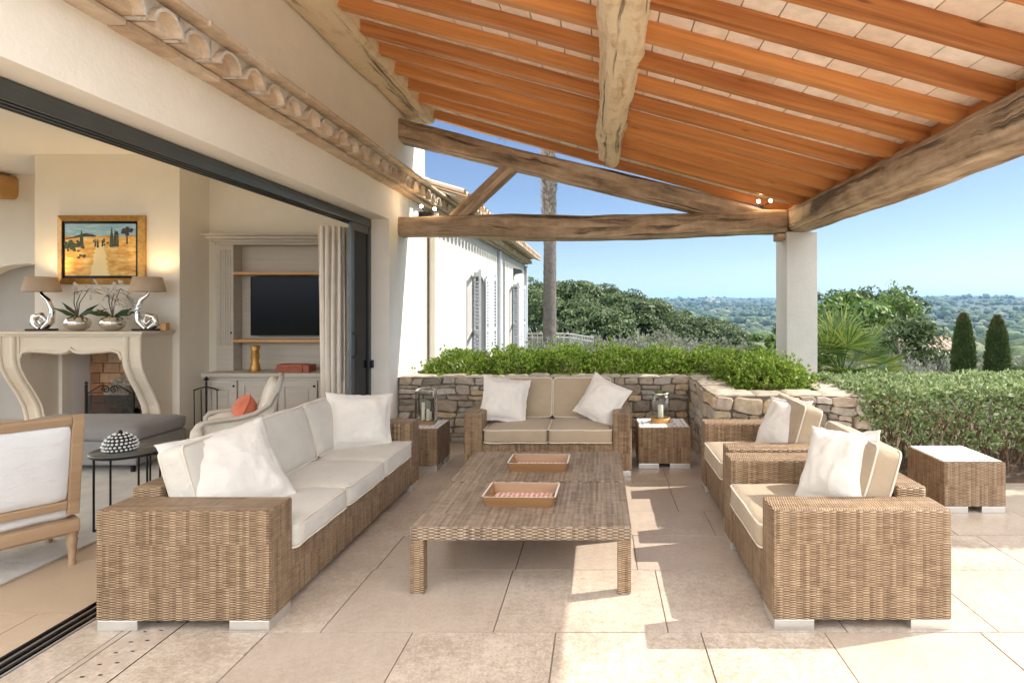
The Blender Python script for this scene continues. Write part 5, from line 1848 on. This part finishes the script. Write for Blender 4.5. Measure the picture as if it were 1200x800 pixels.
pines = [(630, 335, 50, 4.6), (672, 337, 44, 3.9), (707, 342, 52, 4.2), (742, 352, 56, 4.0), (775, 365, 60, 4.4), (806, 370, 62, 4.2), (834, 380, 66, 3.9), (856, 395, 70, 3.2), (690, 362, 40, 3.2)]
plab = ['beside the wing of the house', 'right of the palm trunk, tallest in the clump', 'just right of the tallest pine', 'at the middle of the falling pine row', 'past the middle of the falling pine row', 'low in the falling pine row', 'second lowest at the valley end of the pine row', 'lowest, at the valley end of the pine row', 'in front of the tallest pines']
for i, (px, py, y, rx) in enumerate(pines):
    x, zt = at(px, py, y)
    zb = ground_z(x, y)
    zt += .45
    H = max(zt - zb, 2.5)
    tree('stone_pine', 'dark umbrella pine ' + plab[i], 'pine tree', x, y, zt - H, H, rx * 1.12, rx * 1.12, min(2.9, H * .5), 80, 260, .30, .15, 'pine', 'umbrella pines', 50 + i, True, .23, .22)
# broad trees right of the pillar
bt_ = [(992, 346, 24, 2.1, 2.0, 'broad', 'bright green broad tree rising behind the fan palm', .26, .13),
       (1040, 345, 27, 1.7, 1.9, 'broad', 'yellow green broad tree with open upper twigs in the middle of the group', .22, .10),
       (1022, 333, 34, 2.9, 2.2, 'pine', 'dark rounded pine behind the broad trees', .34, .12),
       (1056, 366, 19.5, 1.2, 1.2, 'pine', 'dark low tree at the valley side of the broad trees', .17, .06),
       (965, 340, 30, 2.2, 2.4, 'pine', 'dark tree just visible past the pillar', .34, .12)]
for i, (px, py, y, rx, rz, mt, lb, ll, lw) in enumerate(bt_):
    x, zt = at(px, py, y)
    H = zt - ground_z(x, y)
    tree('garden_tree', lb, 'tree', x, y, zt - H, H, rx, rx, rz, 54, 150, ll, lw, mt, None, 80 + i, False, .33, .13)
# loose upper twigs tree
x, zt = at(1052, 324, 26.5)
tree('garden_tree', 'thin open twiggy tree poking above the broad trees', 'tree', x, 26.5, ground_z(x, 26.5), zt - ground_z(x, 26.5), .9, .9, 1.3, 30, 16, .16, .07, 'broad', None, 97, False, .28, .06)
x, zt = at(886, 372, 17)
tree('garden_tree', 'small light green tree at the left of the pillar', 'tree', 3.95 * 17 / 14, 17, ground_z(4.5, 17), 1.75, .5, .5, .7, 22, 60, .16, .06, 'broad', None, 99, False, .33, .06)

# silver and olive shrubs below the terrace
sh_ = [(650, 402, 13, .95), (700, 402, 14.5, 1.0), (735, 401, 13.5, .95), (775, 402, 14, .9), (812, 405, 13, .8), (845, 411, 12.5, .7)]
for i, (px, py, y, rx) in enumerate(sh_):
    x, zt = at(px, py, y)
    shrub('silver_shrub', 'silvery grey mounded shrub behind the planter, ' + ['closest to the palm trunk', 'second from the palm trunk', 'third from the palm trunk', 'fourth from the palm trunk', 'fifth from the palm trunk', 'nearest the pillar'][i], 'shrub', x, y, zt - .9, rx, .7, .9, 1300, 5, .085, .02, 'lavender', 'silvery shrubs', i * 2.3, 8)
sh2 = [(640, 384, 30, 2.2, 'left behind the palm'), (690, 388, 26, 1.7, 'below the tallest pines'), (735, 390, 27, 1.7, 'under the middle pines'), (790, 392, 30, 2.0, 'under the falling pine row'), (835, 392, 34, 2.0, 'under the low end of the pine row'), (872, 398, 38, 2.3, 'nearest the valley'), (770, 381, 36, 2.0, 'between pines and silver shrubs')]
for i, (px, py, y, rx, lb) in enumerate(sh2):
    x, zt = at(px, py + 6, y)
    hgt = 2.2
    shrub('olive_bush', 'grey olive bush ' + lb, 'bush', x, y, zt - hgt, rx, rx * .8, hgt, 1500, 6, .17, .06, 'olive', 'olive bushes', 20 + i * 1.9, 8)
sh3 = [(1000, 425, 15, 1.1, 'lavender', 'under the fan palm'), (1045, 418, 18, 1.5, 'lavender', 'below the broad trees'), (1085, 418, 19, 1.5, 'lavender', 'left of the first cypress'), (1140, 424, 19, 1.5, 'olive', 'between the two cypresses'), (1190, 420, 21, 1.7, 'olive', 'past the second cypress'), (1020, 432, 11, .8, 'hedge', 'just behind the long hedge'), (1075, 436, 11, .9, 'lavender', 'behind the hedge before the first cypress'), (1240, 424, 19, 1.6, 'olive', 'beyond the picture edge')]
for i, (px, py, y, rx, mt, lb) in enumerate(sh3):
    x, zt = at(px, py, y)
    shrub('garden_bush', 'grey leafy bush ' + lb, 'bush', x, y, zt - 1.2, rx, rx * .7, 1.2, 1000, 5, .15 if y > 14 else .09, .035 if y > 14 else .022, mt, 'grey garden bushes', 60 + i * 2.7, 8)
# clipped dark green hedge block
t = thing('box_hedge', 'low clipped dark green hedge at the far right edge', 'hedge', at(1215, 434, 14)[0:1] + (14.0, -.8))
P = rng.uniform(-1, 1, (2600, 3)); k = rng.integers(0, 3, 2600); sg = rng.choice([-1, 1], 2600)
for a in range(3):
    P[k == a, a] = sg[k == a]
Pn = P * np.array([.75, .35, .40])
quads('foliage', rosettes(Pn + np.array([0, 0, .4]), P + np.array([0, 0, .5]), 3, .07, .035, .6), 'cypress', t)
MB().box(-.72, .72, -.32, .32, 0, .76).build('core', 'bark', t)
# unseen bush added right of the terrace to cast shade across the paving
cypress('added clipped bush right of the terrace, unseen, casting shade on the paving', 4.85, 4.55, 0.0, 2.6, .85, 8, False)

# farmhouse roof among the trees
x, z = at(1090, 398, 21)
t = thing('farmhouse', 'low stone farmhouse with clay tile roof below the broad trees', 'house', (x, 22, z - 3.45 * .45))
t.scale = (.45, .45, .45)
MB().box(-3.2, 3.2, -1.2, 3.0, -1.5, 2.5).build('wall', 'coping', t)
mb = MB()
yk = -3.5
while yk < 3.5:
    for s_, off in ((1, 0), (-1, .21)):
        vs = []
        for yy_, zz_ in ((-1.55, 2.45), (1.0, 3.45)):
            for q in range(6):
                a = PI * q / 5
                vs.append((yk + off - .20 * math.cos(a), yy_, zz_ + s_ * .15 * math.sin(a) + .04))
        mb.add(vs, [(q, q + 1, 7 + q, 6 + q) for q in range(5)], None, 0)
    yk += .42
mb.prism([(-1.5, 2.42), (1.0, 3.4), (3.3, 2.42)], 'x', -3.5, 3.5, 0)
mb.build('roof', 'farclay', t)
for xx in (-1.5, 1.2):
    MB().box(xx - .4, xx + .4, -1.23, -1.19, .9, 2.0).build('window', 'black', t)
# balcony railing beside the palm
rl = thing('railing', 'grey metal balcony railing at the far end of the white wing', 'railing', (-1.9, 16.6, -.2))
m = MB()
for x0, y0, x1, y1 in ((-.3, 0, 1.05, 0), (1.05, 0, 1.75, -2.0)):
    L = math.hypot(x1 - x0, y1 - y0); n = int(L / .14)
    for q in range(n + 1):
        m.tube([(x0 + (x1 - x0) * q / n, y0 + (y1 - y0) * q / n, -.9), (x0 + (x1 - x0) * q / n, y0 + (y1 - y0) * q / n, .95)], .011, 5)
    for z in (.95, .84, .1):
        m.tube([(x0, y0, z), (x1, y1, z)], .018, 6)
m.build('bars', 'metal', rl)
# wall lantern on the wing
wl = thing('wall_lamp', 'small grey wall lamp under the eave of the white wing', 'wall lamp', (XW, 15.6 - 2.2 + 1.9, 2.42))
MB().box(0, .03, -.06, .06, -.10, .10, .004).build('back_plate', 'darkframe', wl)
MB().prism([(.03, .10), (.22, .06), (.22, -.02), (.03, -.06)], 'y', -.08, .08).build('shade', 'darkframe', wl)

# hilltop building far away
x, z = at(835, 353, 2350)
hb = thing('hilltop_villa', 'large white building on the distant wooded ridge', 'building', (x, 2350, z - 12))
for a, b_, c, d_, h in ((-34, 0, -10, 10, 17), (0.3, 36, -9, 11, 13), (-8, 8.2, -10.5, 8, 27), (-52, -34.3, -8, 8, 10)):
    w_ = MB().box(a, b_, c, d_, -14, h).build('wall', 'stuccow', hb)
    MB().prism([(a - .6, h), (b_ + .6, h), ((a + b_) / 2, h + 4)], 'y', c - .8, d_ + .8).build('roof', 'farclay', hb)
# small pale houses scattered on the ridges
hs = [(1092, 356, 2600, 'highest on the right ridge'), (1120, 359, 2500, 'below the right ridge line'), (1150, 357, 2700, 'at the middle of the right ridge'), (1175, 363, 2400, 'toward the right edge'), (792, 359, 2200, 'left of the hilltop building'), (1140, 367, 1500, 'lower on the right slope')]
for i, (px, py, y, lb) in enumerate(hs):
    x, z = at(px, py, y)
    t = thing('distant_house', 'tiny pale house among trees, ' + lb, 'house', (x, y, z - 3), i * .7, 'distant houses on the ridges')
    MB().box(-9, 9, -5, 5, -14, 6).build('wall', 'stuccow', t)
    MB().prism([(-5.6, 6), (5.6, 6), (0, 9)], 'x', -9.6, 9.6).build('roof', 'farclay', t)

# forest that covers the valley and the hills: one mass
def forest():
    bm = bmesh.new()
    bmesh.ops.create_icosphere(bm, subdivisions=2, radius=1)
    bm.verts.index_update()
    B0 = np.array([v.co[:] for v in bm.verts]); F0 = np.array([[v.index for v in f.verts] for f in bm.faces])
    bm.free()
    r = np.random.default_rng(77)
    N = 17000
    lr = r.uniform(math.log(95), math.log(3100), N)
    rad = np.exp(lr)
    ang = np.radians(r.uniform(-26, 52, N))
    X, Y = rad * np.sin(ang), rad * np.cos(ang)
    V, F = [], []
    nv = len(B0)
    cnt = 0
    for i in range(N):
        x, y = float(X[i]), float(Y[i])
        if mnoise.noise(Vector((x / 160, y / 160, 5))) < -.38 and rad[i] < 2600:
            continue
        s = float(np.clip(r.lognormal(1.0, .38), 1.4, 6.5)) * (1 + .5 * min(1, rad[i] / 1500))
        if rad[i] < 160: s *= .62
        ph = r.uniform(0, 100)
        d = B0 * np.array([1, 1, r.uniform(.6, .95)])
        lump = 1 + .22 * np.sin(B0[:, 0] * 5 + ph) * np.sin(B0[:, 1] * 5 + ph * 2) + .16 * np.sin(B0[:, 2] * 7 + B0[:, 0] * 6 + ph) + r.normal(0, .05, nv)
        p = d * lump[:, None] * s + np.array([x, y, ground_z(x, y) + s * .75])
        V.append(p); F.append(F0 + cnt * nv); cnt += 1
    V = np.concatenate(V); F = np.concatenate(F)
    me = bpy.data.meshes.new('forest')
    me.vertices.add(len(V)); me.vertices.foreach_set('co', V.astype(np.float32).ravel())
    me.loops.add(len(F) * 3); me.loops.foreach_set('vertex_index', F.astype(np.int32).ravel())
    me.polygons.add(len(F)); me.polygons.foreach_set('loop_start', np.arange(0, len(F) * 3, 3, dtype=np.int32))
    b = NB('forest_canopy')
    nz = b.noise(b.pos, .9, 5, .7)
    c = b.ramp(b.island, [(0, (.026, .045, .02)), (.45, (.045, .075, .03)), (.75, (.075, .105, .045)), (1, (.13, .14, .085))])
    k = b.ramp(nz, [(.3, (.5, .5, .5)), (.7, (1.45, 1.45, 1.4))])
    b.out(b.mix(1.0, c.outputs[0], k.outputs[0], 'MULTIPLY'), .95)
    b.bump(nz, 1.0, .6)
    me.materials.append(b.m)
    me.update(calc_edges=True)
    o = bpy.data.objects.new('forest', me); col.objects.link(o)
    tag(o, 'wooded valley and hills beyond the garden', 'forest', None, 'stuff')
forest()

# air between here and the ridges
def haze():
    S = 9000
    o = MB().box(-S, S, -S, S, -140, 190).build('haze', 'ceiling')
    m = bpy.data.materials.new('hazy_air'); m.use_nodes = True
    t = m.node_tree
    t.nodes.remove(t.nodes['Principled BSDF'])
    v = t.nodes.new('ShaderNodeVolumePrincipled')
    v.inputs['Color'].default_value = (.28, .56, 1.0, 1)
    v.inputs['Density'].default_value = HAZE
    v.inputs['Anisotropy'].default_value = .2
    t.links.new(v.outputs[0], t.nodes['Material Output'].inputs['Volume'])
    o.data.materials.clear(); o.data.materials.append(m)
    tag(o, kind='stuff')
HAZE = 0.00013
if HAZE:
    haze()
